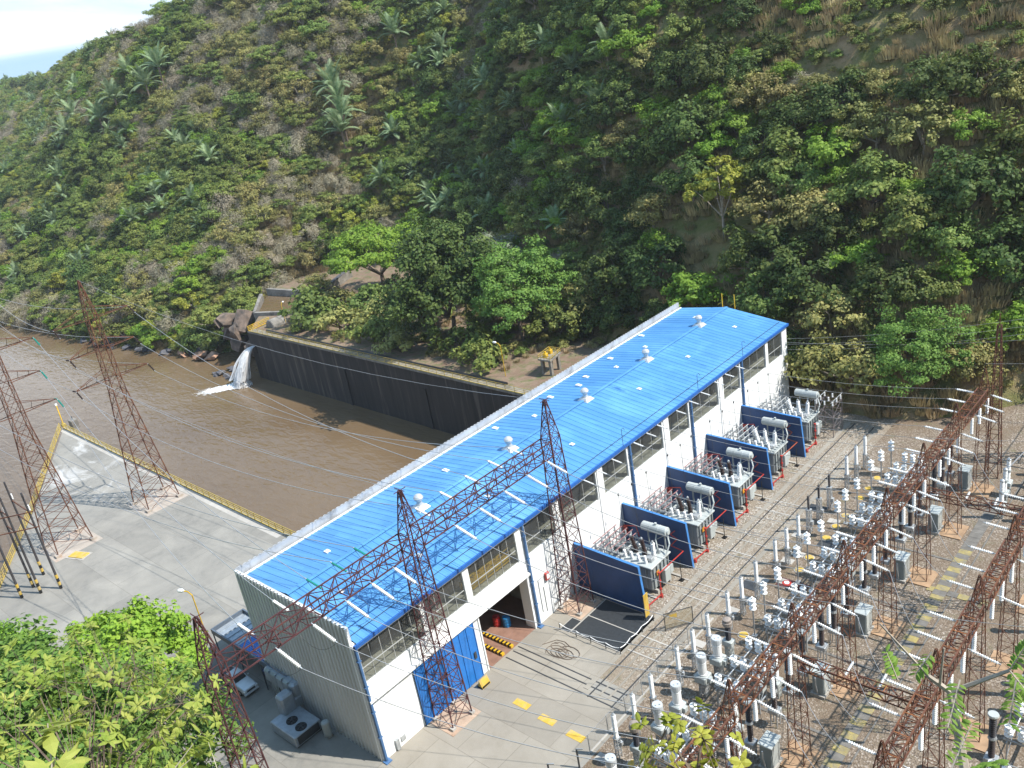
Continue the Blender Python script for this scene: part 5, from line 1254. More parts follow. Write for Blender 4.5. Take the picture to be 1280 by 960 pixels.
# drum lids lying on the gravel
lid = [(20.3,y) for y in (12.5,15.5,18.6,33.1,46.4,49.1,53.8,56.6,59.4,64.1,66.8,69.8)]
for k, (x, y) in enumerate(lid):
    def mk(lb):
        t = base('drain_cover', lb, 'drain cover', 'yellow round covers on the gravel'); MB().lathe((0,0,0),(0,0,.14),[(0,.5),(.7,.5),(1,.44)],16).build('lid', M['yellowpad'], t); MB().lathe((0,0,-.01),(0,0,.05),[(0,.62),(1,.62)],16).build('ring', M['kerb'], t); return t
    put('lid', mk, (x,y,0), 'yellow round cover on the gravel beside the masts, {n} from the near end')
t = thing('drain_cover', 'white round cover with a red rim on a maroon patch among the yellow ones', 'drain cover', (20.2,43.4,0)); MB().lathe((0,0,.1),(0,0,.16),[(0,.3),(1,.28)],14).build('centre', M['whitetrim'], t); MB().lathe((0,0,0),(0,0,.1),[(0,.55),(1,.5)],14).build('rim', M['red'], t)
MB().box(-1.0,-.8,.0,2.4,.8,.03).build('pad', M['rustdark'], t)
# cable trench with chequered covers
m = MB(); ny = 66
for k in range(ny):
    y = 8+k*.95; m.cur = 0 if (k % 2 == 0) and (14 < y < 58) else 1
    m.box(34.0,y,-.01,35.3,y+.93,.05)
tag(m.build('trench_path', [M['yelloworn'], M['trench']] if 'trench' in M else [M['yelloworn'], M.setdefault('trench', mat('grey_trench_cover', (.15,.14,.125), .8, var=.25))]), kind='structure')
m = MB()
for k in range(5): m.cur = k % 2; m.box(33.3+k*1.05+(1.0 if k > 0 else 0),49.2,-.008,33.3+k*1.05+(2.0 if k > 0 else .68),50.1,.06)
tag(m.build('trench_cross_path', [M['yelloworn'], M['trench']]), kind='structure')
m = MB()
for (x0, y0, x1, y1) in ((35.9,5,36.05,78),(38.2,5,38.35,78)): m.box(x0,y0,-.01,x1,y1,.07)
for y in (24.4,34.5,45,55.5): m.box(22,y,-.012,33.9,y+.3,.06)
tag(m.build('yard_kerb', M['trench']), kind='structure')
# small posts near the apron corner
for k, (x, y, h) in enumerate(((16.4,9.6,2.2),(16.0,6.2,3.2))):
    t = thing('bollard_post', ['dark forked post at the apron corner beside the masts','black post at the bottom edge beside the yellow painted mark'][k], 'post', (x,y,0)); MB().bar((0,0,0),(0,0,h),.09,6).build('shaft', M['darkgrey'], t); m = MB(); m.bar((0,0,h),(.5,.3,h+.05),.06); m.build('arm', M['galv'], t)
# hillside tower behind the yard
t = thing('hillside_tower', 'dark rusty lattice tower half hidden against the shaded hillside behind the yard', 'lattice tower', (38,84,0))
m = MB(); lattice(m, sq(0,0,0,1.3), sq(0,0,20,.55), 9, .1, .06, cross=False); m.build('mast', M['rust'], t)
m = MB(); m.bar((-.6,0,13),(8,0,13),.1); m.bar((-.6,0,14.5),(8,0,13),.07); m.bar((-.6,0,17),(2,0,17),.08); m.build('arm', M['rust'], t)
t = thing('slim_tower', 'slim rusty spire rising behind the far end of the first yard gantry', 'lattice tower', (32.4,76.5,0)); m = MB(); lattice(m, sq(0,0,0,.8), sq(0,0,20.5,.2), 10, .07, .04, cross=False); m.build('mast', M['rust'], t)
m = MB(); m.bar((0,0,20.4),(0,0,22),.06); m.build('tip', M['rust'], t)
# ---------------------------------------------------------------- vegetation
LEAF = {
 'dark': leafmat('dark_green_leaves', (0.046,0.086,0.020), (0.130,0.173,0.040), .02, .22, .3, .9),
 'mid': leafmat('mid_green_leaves', (0.111,0.168,0.035), (0.251,0.299,0.070), .02, .22, .3, .9),
 'olive': leafmat('olive_leaves', (0.185,0.194,0.055), (0.362,0.328,0.113), .02, .22, .3, .9),
 'bright': leafmat('bright_green_leaves', (0.130,0.241,0.025), (0.259,0.386,0.049), .01, .1, .35, .9),
 'lime': leafmat('yellow_green_leaves', (0.247,0.286,0.036), (0.416,0.416,0.072), .01, .1, .35, .9),
 'silver': leafmat('silvery_leaves', (0.169,0.208,0.137), (0.299,0.325,0.227), .01, .1),
 'dry': leafmat('dry_twigs', (0.215,0.189,0.129), (0.386,0.343,0.237), .015, .22, .1),
 'tan': leafmat('dry_grass_blades', (0.312,0.240,0.124), (0.455,0.370,0.202), .015, .25, .2),
 'palm': leafmat('palm_fronds', (0.135,0.222,0.095), (0.301,0.381,0.206), .01, .2, .25, 1.5),
 'mango': leafmat('vivid_mango_leaves', (.170,.330,.030), (.320,.480,.060), .01, .05, .35, .9),
 'feather': leafmat('feathery_leaves', (0.111,0.218,0.041), (0.223,0.337,0.067), .01, .1, .35, .9),
}
def crown_np(seed, R, rz, nc, nl, leaf, clump, flat=.6, long=1.5, hollow=.5, base=.25, updir=.5, lean=0):
    g = np.random.default_rng(seed)
    # clump centres: uneven dome
    d = g.normal(size=(nc,3)); d[:,2] = np.abs(d[:,2])*1.0-base; d /= np.linalg.norm(d,axis=1)[:,None]
    rad = hollow+(1-hollow)*g.random(nc)**.6; rad *= .82+.36*g.random(nc)
    c = d*rad[:,None]*np.array([R,R,rz])
    lob = 1+.28*np.sin(np.arctan2(d[:,1],d[:,0])*g.integers(2,5)+g.random()*6)
    c[:,:2] *= lob[:,None]
    cs = clump*(.6+.8*g.random(nc))
    k = np.repeat(np.arange(nc), nl); n = len(k)
    q = g.normal(size=(n,3)); q /= np.linalg.norm(q,axis=1)[:,None]; q *= g.random(n)[:,None]**.45
    p = c[k]+q*cs[k][:,None]*np.array([1,1,flat])
    nor = q*.8+d[k]*.5+np.array([0,0,updir])+g.normal(size=(n,3))*.45; nor /= np.linalg.norm(nor,axis=1)[:,None]
    t = np.cross(nor, g.normal(size=(n,3))); t /= np.linalg.norm(t,axis=1)[:,None]; b = np.cross(nor, t)
    s = leaf*(.6+.8*g.random(n))[:,None]
    v = np.stack([p-t*s*long*.5, p+b*s*.5-t*s*.05, p+t*s*long*.5-nor*s*.15, p-b*s*.5-t*s*.05], 1)
    v[...,2] += rz*.0
    return v.reshape(-1,3), np.arange(n*4).reshape(-1,4), c
def trunk_mb(R, zc, cs, r0, nb=9, base_z=-1.5, seed=0, forkz=.45):
    m = MB(); rr = random.Random(seed); fz = zc*forkz
    m.bar((0,0,base_z),(rr.uniform(-.1,.1)*R,rr.uniform(-.1,.1)*R,fz), r0, 7, r0*.7)
    top = V((0,0,fz)); idx = list(range(len(cs))); rr.shuffle(idx)
    for i in idx[:nb]:
        e = V(cs[i])+V((0,0,zc)); mid = top.lerp(e, .55)+V((rr.uniform(-.15,.15)*R,rr.uniform(-.15,.15)*R,.08*R))
        m.bar(top, mid, r0*.5, 5, r0*.3); m.bar(mid, e, r0*.3, 4, r0*.08)
    return m
CROWN = {}; TRUNK = {}; BIG = ('bigdark','bigbright','bigfeather','bigsilver','talllime','mango')
# kind: material, R, rz, clumps, leaves, leaf size, clump size, flat, crown height, bark
KD = {
 'round':   ('dark', 4.2, 3.8, 52, 84, .30, 1.15, .75, 3.2, 'bark'),
 'round2':  ('mid', 4.0, 3.4, 50, 84, .30, 1.1, .7, 3.0, 'bark'),
 'spread':  ('mid', 4.6, 2.4, 46, 84, .28, 1.2, .42, 3.8, 'palebark'),
 'olive':   ('olive', 3.8, 2.9, 44, 75, .27, 1.15, .6, 2.8, 'palebark'),
 'bright':  ('bright', 3.6, 2.8, 44, 80, .285, 1.05, .55, 2.7, 'bark'),
 'lime':    ('lime', 3.2, 2.6, 30, 80, .26, .95, .55, 2.9, 'palebark'),
 'dry':     ('dry', 3.6, 3.0, 40, 80, .09, 1.35, .95, 2.5, 'palebark'),
 'bigdark':  ('dark', 9.5, 12.0, 210, 120, .42, 1.9, .75, 11.0, 'bark'),
 'bigbright':('bright', 10, 5.4, 130, 130, .34, 2.0, .4, 8.5, 'bark'),
 'bigfeather':('feather', 9.0, 9.0, 170, 130, .32, 1.8, .5, 9.0, 'bark'),
 'bigsilver':('silver', 7.5, 6.0, 110, 110, .36, 1.6, .6, 7.0, 'palebark'),
 'talllime': ('lime', 5.0, 4.4, 36, 110, .34, 1.1, .5, 9.5, 'palebark'),
 'mango':    ('mango', 7.6, 6.6, 170, 130, .38, 1.6, .7, 7.4, 'bark'),
 'shrub':   ('mid', 1.9, 1.4, 18, 70, .21, .7, .7, .9, 'bark'),
 'oshrub':  ('olive', 1.8, 1.3, 16, 70, .20, .7, .7, .8, 'bark'),
}
for kn, (lm, R, rz, nc, nl, lf, cl, fl, zc, bk) in KD.items():
    for s in range(1 if kn in BIG else 3):
        v, f, c = crown_np(hash_ := (sum(map(ord, kn))*7+s), R, rz, nc, nl, lf, cl, fl, long=(5.5 if kn == 'dry' else 1.5), base=.35 if 'shrub' not in kn else .1)
        v[:,2] += zc
        CROWN[kn, s] = (v, f); TRUNK[kn, s] = (R, zc, c, R*.055, bk, s)
def palm_np(seed):
    g = random.Random(seed); vs = []; fs = []
    for k in range(19):
        az = k*2.4+g.uniform(-.2,.2); el = g.uniform(.45,1.45); Lf = g.uniform(4.0,6.0); p = V((0,0,0)); d = V((math.cos(az)*math.cos(el), math.sin(az)*math.cos(el), math.sin(el)))
        n = 20; side = d.cross(V((0,0,1))).normalized()
        for i in range(n):
            q = p+d*(Lf/n); d = (d+V((0,0,-.075))).normalized(); up = side.cross(d).normalized(); w = .70*math.sin(PI*(i+.8)/(n+1))+.15
            for s in (-1, 1):
                tip = (p+q)/2+side*s*w+d*.45-up*.25*w; b = len(vs); vs += [tuple(p), tuple(q), tuple(tip+d*.03), tuple(tip-d*.05)]; fs.append((b,b+1,b+2,b+3))
            p = q
    return np.array(vs), np.array(fs)
for s in range(3):
    v, f = palm_np(s); v[:,2] += 5.2; CROWN['palm', s] = (v, f)
KD['palm'] = ('palm', 3.5, 3, 0, 0, 0, 0, 0, 5.2, 'bark')

PT = {}
def tree_at(kn, s, loc, sc, label, group, name='tree', cat='tree', rz=0, sz=1):
    key = (kn, s)
    lb = label
    if key not in PT:
        t = thing(name, lb, cat, loc, group, rz)
        cr_ = mesh_np('crown', *CROWN[key], M_leaf(kn), t)
        if kn == 'palm': m = MB().bar((0,0,-1),(0,0,5.3),.26,7,.2)
        else: R, zc, c, r0, bk, sd = TRUNK[key]; m = trunk_mb(R, zc, c, r0, 7, seed=sd)
        m.build('trunk', M[KD[kn][9]], t)
        PT[key] = t; t.scale = (sc,sc,sc*sz)
        return t
    o = dup(PT[key], loc, lb, rz, (sc,sc,sc*sz)); o['group'] = group; o['category'] = cat
    return o
def M_leaf(kn): return LEAF[KD[kn][0]]
LOOK = {'round':'dark green rounded tree','round2':'mid green rounded tree','spread':'flat topped green tree','olive':'dull olive tree','bright':'bright green bushy tree','lime':'yellowish green small tree','dry':'leafless grey brown tree','palm':'palm with arching pale fronds','shrub':'low green bush','oshrub':'low olive bush'}
# candidate spots on the hillside
def candidates():
    g = np.random.default_rng(4); out = []
    n = 110000; u = g.random(n); v = g.random(n)**.9*1.02+.006
    P = terr(u, v); Q = toimg(P)
    A = terr(np.minimum(u+.004,1), v); B = terr(u, np.minimum(v+.01,1.3)); area = np.linalg.norm(np.cross(A-P, B-P), axis=1); area /= np.percentile(area, 90)
    ok = (g.random(n) < area) & (Q[:,2] > 20) & (Q[:,0] > -160) & (Q[:,0] < 1440) & (Q[:,1] < 620) & (Q[:,1] > -150)
    return u[ok], v[ok], P[ok], Q[ok], g
def plant_hill():
    u, v, P, Q, g = candidates()
    cells = {}; chosen = []
    for i in range(len(u)):
        x, y, z = P[i]; left = x < -60
        dens = vnoise(np.array([x/34.]), np.array([y/34.]), 77)[0]*.65+vnoise(np.array([x/12.]), np.array([y/12.]), 78)[0]*.35
        r = g.random(); vv = v[i]
        if left:
            if dens > .56: kn = ['round','round2','spread','bright','round2','palm'][int(r*5.5)]
            elif dens > .40: kn = ['round2','spread','olive','spread','dry','bright','lime'][int(r*7)]
            else: kn = ['dry','dry','olive','oshrub','olive','spread'][int(r*6)]
            sc = .75+.75*g.random()**1.5
        else:
            if vv < .26: kn = ['round','round','round','round2','olive','bright'][int(r*6)]; sc = .9+.75*g.random()
            elif dens > .59: kn = ['round2','bright','shrub','shrub','spread','round','oshrub'][int(r*7)]; sc = .55+.65*g.random()
            elif dens > .50: kn = ['shrub','oshrub','shrub','bright'][int(r*4)]; sc = .6+.5*g.random()
            else:
                if r < .72: continue
                kn = ['oshrub','dry','shrub'][int(g.random()*3)]; sc = .6+.5*g.random()
        if kn == 'palm': sc = .8+.4*g.random()
        R = KD[kn][1]*sc*(.40 if left else .50 if vv < .3 else .58); c = (int(x//8), int(y//8))
        bad = False
        for a in (-1,0,1):
            for b in (-1,0,1):
                for (xx, yy, rr_) in cells.get((c[0]+a, c[1]+b), ()):
                    if (xx-x)**2+(yy-y)**2 < (R+rr_)**2: bad = True; break
                if bad: break
            if bad: break
        if bad: continue
        if any((px-x)**2+(py-y)**2 < rr_**2 for (px, py, rr_) in KEEP): continue
        cells.setdefault(c, []).append((x, y, R)); chosen.append((kn, int(g.integers(3)), x, y, z, sc, g.random()*6.28, Q[i], KD[kn][1]*sc/Q[i,2]))
    return chosen
# trees one can pick out: kind, seed, x, y, z (None = hillside), scale, label
SPECIAL = [
 ('bigbright',0,-134,115,1.4,-.3,'bright green spreading tree standing on the terrace above the canal','tree'),
 ('bigdark',0,-82,91,1.22,-.3,'large dark green domed tree on the terrace, left of the feathery one','tree'),
 ('bigfeather',0,-66,97,1.18,-.3,'large mid green feathery tree at the terrace end near the roof','tree'),
 ('bigsilver',0,-94,119,1.25,-.3,'silvery grey green tree behind the large dark domed one','tree'),
 ('bigbright',0,-108,132,.62,2,'smaller bright green tree behind the large spreading one','tree'),
 ('round2',0,-98,97,1.55,-.3,'mid green tree filling the gap beside the large dark domed tree','tree'),
 ('olive',1,-60,112,1.5,-.3,'dull yellowish tree beside the feathery tree at the terrace end','tree'),
 ('round',1,-52,104,1.3,-.3,'dark tree in the shade behind the hoist platform','tree'),
 ('round2',1,-77,108,1.7,-.3,'mid green tree crowded behind the large feathery tree','tree'),
 ('round',2,-112,112,1.3,-.3,'dark green tree standing in the shade right of the bright spreading tree','tree'),
 ('spread',1,-166,89,.9,-9,'bushy tree rooted in the cliff left of the waterfall','tree'),
 ('olive',0,-156,108,1.1,-.3,'olive tree beside the sloping canal parapet','tree'),
 ('shrub',0,-136.5,91.5,3.6,-.2,'pale green bush on the terrace nearest the canal and waterfall','bush'),
 ('shrub',1,-127,88.5,3.4,-.2,'pale green bush on the terrace in the middle of three','bush'),
 ('oshrub',0,-118,87,3.0,-.2,'olive bush on the terrace with bare red soil below it','bush'),
 ('oshrub',2,-110,92,3.2,-.2,'olive bush on the terrace under the large dark domed tree','bush'),
 ('shrub',2,-63.5,80.8,2.4,-.2,'light green bush at the foot of the leaning yellow lamp','bush'),
 ('shrub',0,-101,84.5,2.6,-.2,'light bush on the terrace below the large dark domed tree, nearest the pipe','bush'),
 ('oshrub',1,-90,82,2.3,-.2,'olive bush at the terrace edge behind the short yellow lamp post','bush'),
 ('shrub',2,-73,86,2.8,-.2,'light green bush in the shade of the feathery tree','bush'),
 ('oshrub',2,-132,98,3.0,-.2,'olive bush higher up the terrace behind the pale green ones','bush'),
 ('shrub',1,-122,101,3.2,-.2,'green bush higher up the terrace, left of the dark domed tree','bush'),
 ('round2',2,-57,99,1.5,-.3,'mid green tree at the terrace end above the hoist platform','tree'),
 ('spread',0,-73,101,1.6,-.3,'flat topped green tree between the feathery tree and the slope','tree'),
 ('shrub',1,-142,99,1.7,0,'yellowish bush growing behind the canal weir','bush'),
 ('talllime',0,-23,110,1.12,19.3,'tall yellow green tree with a visible pale trunk on the dark slope','tree'),
 ('bigbright',0,-84,140.5,.62,35,'bright yellow green tree high on the slope behind the terrace','tree'),
 ('round2',2,-10,114,1.15,26,'round green tree on the slope just right of the tall yellow green one','tree'),
 ('bigfeather',0,17.5,92.5,.78,1.5,'big fresh green tree at the foot of the slope behind the yard','tree'),
 ('olive',2,4,90.5,1.25,3.2,'light feathery tree at the slope foot beside the far hall corner','tree'),
 ('bright',1,-209,100.5,1.5,3.7,'bright flat topped tree above the orange rocks of the far bank','tree'),
]
for i_, (x_, y_, z_) in enumerate([(-206,168.7,40.5),(-200,164,35),(-196,159.4,29.6),(-212,172,43),(-418,170,60.5),(-391.7,152.8,49),(-322,158.4,55.5),(-340,151.6,51.6),(-344.6,163.3,63.4),(-345,144.5,46.2),(-380,143,41),(-321,165.8,61.2),(-197.6,193,59)]):
    SPECIAL.append(('palm', i_ % 3, x_, y_, 1.5+.12*(i_ % 4), z_, None, 'palm'))
KEEP = [(s[2], s[3], (8 if s[0].startswith(('big','tall')) else 3.2)*s[4]) for s in SPECIAL]
chosen = plant_hill()
def inview(c): q = c[7]; return -10 < q[0] < 1290 and -10 < q[1] < 600
chosen.sort(key=lambda c: -c[8]*(1 if inview(c) else .01))
NI = 230
def zone(x, y, z):
    q = toimg([(x, y, z)])[0]
    a = 'above the far river bank' if q[0] < 190 else 'above the waterfall' if q[0] < 400 else 'behind the terrace' if q[0] < 640 else 'behind the far roof end' if q[0] < 940 else 'behind the switchyard'
    h = 'high up the slope' if q[1] < 130 else 'half way up the slope' if q[1] < 280 else 'low on the slope'
    return f'{h} {a}'
for (kn, s, x, y, z, sc, rz, q, _) in chosen[:NI]:
    tree_at(kn, s, (x,y,z-.3), sc, f'{LOOK[kn]} {zone(x,y,z)}', f'{LOOK[kn]}s {zone(x,y,z)}', 'palm_tree' if kn == 'palm' else 'bush' if 'shrub' in kn else 'tree', 'palm' if kn == 'palm' else 'bush' if 'shrub' in kn else 'tree', rz)
for (kn, s, x, y, sc, z, label, cat) in SPECIAL:
    if kn == 'palm': tree_at(kn, s, (x,y,z), sc, f'palm with long upright pale fronds {zone(x,y,z)}', f'upright palms {zone(x,y,z)}', 'palm_tree', 'palm', x)
    else: tree_at(kn, s, (x,y,z), sc, label, 'picked out trees' if cat == 'tree' else 'terrace bushes', 'bush' if cat == 'bush' else 'tree', cat, x*1.3)
def scatter(name, pts, label, cat):
    """one object: points with instanced crowns of the kinds given"""
    keys = sorted({(p[0], p[1]) for p in pts if (p[0], p[1]) in PT}); alt = {k[0]: k for k in keys}
    rows = []
    for p in pts:
        k = (p[0], p[1]) if (p[0], p[1]) in PT else alt.get(p[0])
        if k: rows.append((keys.index(k),)+tuple(p[2:]))
    me = bpy.data.meshes.new(name); me.vertices.add(len(rows)); me.vertices.foreach_set('co', np.array([r[1:4] for r in rows], np.float32).ravel())
    for an, ty, col in (('k','INT',0),('sc','FLOAT',4),('rz','FLOAT',5)):
        a = me.attributes.new(an, ty, 'POINT'); a.data.foreach_set('value', np.array([r[col] for r in rows], np.int32 if ty == 'INT' else np.float32))
    ob = bpy.data.objects.new(name, me); COL.objects.link(ob)
    ng = bpy.data.node_groups.new(name, 'GeometryNodeTree'); ng.interface.new_socket('Geometry', in_out='INPUT', socket_type='NodeSocketGeometry'); ng.interface.new_socket('Geometry', in_out='OUTPUT', socket_type='NodeSocketGeometry')
    gi = ng.nodes.new('NodeGroupInput'); go = ng.nodes.new('NodeGroupOutput'); jn = ng.nodes.new('GeometryNodeJoinGeometry')
    def attr(n, ty): a = ng.nodes.new('GeometryNodeInputNamedAttribute'); a.data_type = ty; a.inputs['Name'].default_value = n; return [o for o in a.outputs if o.enabled and o.name == 'Attribute'][0]
    ak, asc, arz = attr('k','INT'), attr('sc','FLOAT'), attr('rz','FLOAT'); cx = ng.nodes.new('ShaderNodeCombineXYZ'); ng.links.new(arz, cx.inputs['Z'])
    for i, k in enumerate(keys):
        cr_ = [o for o in COL.objects if o.parent == PT[k] and o.name.startswith('crown')][0]
        oi = ng.nodes.new('GeometryNodeObjectInfo'); oi.inputs['Object'].default_value = cr_; oi.inputs['As Instance'].default_value = True; oi.transform_space = 'ORIGINAL'
        cp = ng.nodes.new('FunctionNodeCompare'); cp.data_type = 'INT'; cp.operation = 'EQUAL'
        ins = [q for q in cp.inputs if q.enabled]; ng.links.new(ak, ins[0]); ins[1].default_value = i
        ip = ng.nodes.new('GeometryNodeInstanceOnPoints'); ng.links.new(gi.outputs[0], ip.inputs['Points']); ng.links.new(cp.outputs[0], ip.inputs['Selection']); ng.links.new(oi.outputs['Geometry'], ip.inputs['Instance'])
        ng.links.new(cx.outputs[0], ip.inputs['Rotation']); ng.links.new(asc, ip.inputs['Scale']); ng.links.new(ip.outputs[0], jn.inputs[0])
    ng.links.new(jn.outputs[0], go.inputs[0])
    ob.modifiers.new('scatter','NODES').node_group = ng
    return tag(ob, label, cat, kind='stuff')
scatter('hillside_woodland', [(c[0],c[1],c[2],c[3],c[4]-.3,c[5],c[6]) for c in chosen[NI:]], 'dense mixed woodland covering the rest of the hillside', 'woodland')
# undergrowth: small bushes and dry tufts
def tuft_np(seed):
    g = np.random.default_rng(seed); n = 90
    az = g.random(n)*6.28; r = g.random(n)**.5*1.0; h = .5+.6*g.random(n); p = np.stack([np.cos(az)*r, np.sin(az)*r, np.zeros(n)], 1)
    tip = p+np.stack([np.cos(az)*.35*h, np.sin(az)*.35*h, h], 1)+g.normal(size=(n,3))*.12; sd = np.stack([-np.sin(az+g.random(n)), np.cos(az), np.zeros(n)], 1)*.07
    return np.stack([p-sd, p+sd, tip+sd*.4, tip-sd*.4], 1).reshape(-1,3), np.arange(n*4).reshape(-1,4)
KD['tuft'] = ('tan',1,1,0,0,0,0,0,.3,'bark')
for s in range(2):
    t = thing('grass_clump', ['dry grass clump on the terrace edge beside the canal weir','dry grass clump on the terrace behind the leaning yellow lamp'][s], 'grass clump', (-141+s*83,88-s*6,-.1))
    mesh_np('crown', *tuft_np(s), LEAF['tan'], t).name = 'crown_blades'; PT['tuft', s] = t
for s in range(3):
    for kn in ('shrub','oshrub'):
        if (kn, s) not in PT: tree_at(kn, s, (-150+s*2,108+3*s,0), .8, f'low {"green" if kn == "shrub" else "olive"} bush beside the canal parapet', 'bushes beside the canal parapet', 'bush', 'bush')
def undergrowth():
    g = np.random.default_rng(8); n = 30000; u = g.random(n); v = g.random(n)**1.1*1.0
    P = terr(u, v); Q = toimg(P); ok = (Q[:,2] > 0) & (Q[:,0] > -60) & (Q[:,0] < 1340) & (Q[:,1] > -60) & (Q[:,1] < 640)
    P = P[ok]; out = []
    for (x, y, z) in P:
        d = vnoise(np.array([x/16.]), np.array([y/16.]), 60)[0]; r = g.random()
        if d > .48 and r < .8: kn = 'shrub' if r < .4 else 'oshrub'; sc = .35+.5*g.random()
        elif d > .4 and r < .30: kn = 'oshrub'; sc = .3+.4*g.random()
        else: kn = 'tuft'; sc = .8+1.1*g.random()
        if kn == 'tuft' and r > .8: continue
        out.append((kn, int(g.integers(2 if kn == 'tuft' else 3)), x, y, z-.12, sc, g.random()*6.28))
    return out
scatter('hillside_undergrowth', undergrowth(), 'low bushes and dry grass covering the soil of the hillside', 'undergrowth')
g = np.random.default_rng(31); ug = []
for i in range(700):
    x, y = -140+150*g.random(), 80+45*g.random()
    if y < 82 and x > -146: continue
    if x > -57 and y < 92: continue
    if x < -138 and y < 108: continue
    ug.append((['tuft','tuft','oshrub','shrub'][int(g.integers(4))], 0, x, y, -.15, .5+.5*g.random(), g.random()*6))
for i in range(500):
    t_, s_ = g.random()*190+10, 15+46*g.random(); x = -35.4-.845*110+.845*t_+.535*s_; y = -24.5-.535*110+.535*t_-.845*s_
    if math.hypot(x-CAM[0], y-CAM[1]) < 9: continue
    ug.append((['shrub','oshrub','shrub'][i%3], int(g.integers(3)), x, y, near_z(x,y)-.5, .5+.6*g.random(), g.random()*6))
scatter('near_undergrowth', ug, 'low bushes and tufts on the terrace and on the slope under the viewpoint', 'undergrowth')
# ---- trees close to the viewpoint
tree_at('mango', 0, (-29.5,-9.6,-.2), .88, 'dense bright green tree beside the deck, nearest the carport', 'trees below the viewpoint', 'tree', 'tree', 1.0)
tree_at('mango', 0, (-47,-17.5,-.2), .62, 'smaller bright green tree at the left picture edge below the striped poles', 'trees below the viewpoint', 'tree', 'tree', 4.0)
def ray(u, v, d):
    q = CR.T@np.array([(u-640)/FPX, (v-480)/FPX, 1.]); return CAM+q/np.linalg.norm(q)*d
def feather_tree(c, seed, lb):
    c = np.array(c); gz = near_z(c[0], c[1])
    t = thing('tree', lb, 'tree', (c[0],c[1],gz), 'trees below the viewpoint')
    v, f, cs = crown_np(seed, 6.6, 6.8, 190, 110, .26, 1.7, .45, 1.7, .45, .3)
    v = v+np.array([0,0,c[2]-gz]); mesh_np('crown', v, f, LEAF['feather'], t)
    trunk_mb(8, c[2]-gz, cs, .4, 12, -2, 2).build('trunk', M['bark'], t)
feather_tree([-8.5,-17.5,11.5], 5, 'soft feathery mid green tree between the bright dense tree and the lattice tower')
feather_tree([3.5,-26,17.5], 6, 'soft feathery mid green tree behind the lance leaved twigs in the near left corner')
feather_tree([-16,-24.5,9.5], 7, 'soft feathery mid green tree at the left edge below the smaller dense bright tree')
q_ = ray(30, 925, 70); feather_tree([float(v_) for v_ in q_], 8, 'soft feathery mid green treetop at the left edge behind the lance leaved twigs')
def leaf_blade(mb, p, d, nrm, L_, w):
    d = d.normalized(); s = d.cross(nrm).normalized(); n = s.cross(d).normalized()
    a = p; b = p+d*L_*.4+n*L_*.06; c = p+d*L_*.75+n*L_*.02; e = p+d*L_-n*L_*.1
    mb.add([a, b+s*w*.5-n*w*.12, c+s*w*.36-n*w*.1, e, c-s*w*.36-n*w*.1, b-s*w*.5-n*w*.12, b, c], [(0,1,6),(1,2,7,6),(2,3,7),(3,4,7),(4,5,6,7),(5,0,6)])
def whorl_tree(name_label, centre, rad, n, nl, LL, w, lm, bk, seed, root, gname, squash=.6):
    rr = random.Random(seed); t = thing('tree', name_label, 'tree', root, gname)
    fol = MB(); tw = MB(); c = V(centre); top = c-V((0,0,rad*squash*.8)); tw.bar(V(root)-V((0,0,1)), top, .14, 7, .08)
    hubs = []
    for i in range(max(4, n//9)):
        a = rr.uniform(0,6.28); q = rr.uniform(.3,.75); h = c+V((math.cos(a)*rad*q, math.sin(a)*rad*q, rr.uniform(-.5,.35)*rad*squash)); tw.bar(top, (top+h)/2+V((0,0,.15*rad)), .045, 5, .03); tw.bar((top+h)/2+V((0,0,.15*rad)), h, .028, 5, .016); hubs.append(h)
    for i in range(n):
        while True:
            q = V((rr.uniform(-1,1), rr.uniform(-1,1), rr.uniform(-1,1)))
            if .25 < q.length < 1: break
        e = c+V((q.x*rad, q.y*rad, q.z*rad*squash)); h = min(hubs, key=lambda z: (z-e).length); tw.bar(h, e, .012, 4, .006)
        ax = (e-h).normalized()+V((0,0,.5)); ax.normalize()
        for k in range(nl):
            az = k*2.4+rr.uniform(-.3,.3); s = ax.cross(V((rr.random(),rr.random(),rr.random()))).normalized(); u2 = ax.cross(s)
            d = (s*math.cos(az)+u2*math.sin(az))*1.0+ax*rr.uniform(-.1,.7)+V((0,0,-.25)); p = e-ax*(.25*LL*k/nl*2)
            leaf_blade(fol, p, d, ax, LL*rr.uniform(.7,1.2), w*rr.uniform(.8,1.2))
    fol.build('crown', lm, t, root); tw.build('trunk', bk, t, root)
LEAF['lance'] = leafmat('yellow_green_lance_leaves', (.25,.34,.05), (.46,.48,.12), .01, .05, .45, 1.2)
def rootat(p): return (p[0], p[1], near_z(p[0], p[1]))
p = ray(85, 950, 34); whorl_tree('sparse tree with yellow green lance shaped leaves in the near left corner', p, 5.0, 380, 9, .33, .115, LEAF['lance'], M['bark'], 3, rootat(p), 'trees below the viewpoint', .85)
p = ray(5, 985, 12); whorl_tree('closest large leaved sprig at the very bottom left corner', p, .85, 9, 8, .42, .14, LEAF['lance'], M['palebark'], 4, rootat(p), 'trees below the viewpoint')
p = ray(255, 975, 22); whorl_tree('small yellow green leafy sprig at the bottom edge beside the lattice tower', p, 1.3, 18, 8, .40, .15, LEAF['lance'], M['palebark'], 5, rootat(p), 'trees below the viewpoint')
p = ray(868, 945, 20); whorl_tree('twiggy yellow green treetop at the bottom edge in front of the first yard gantry', p, 1.45, 42, 7, .24, .15, LEAF['lime'], M['bark'], 6, rootat(p), 'trees below the viewpoint')
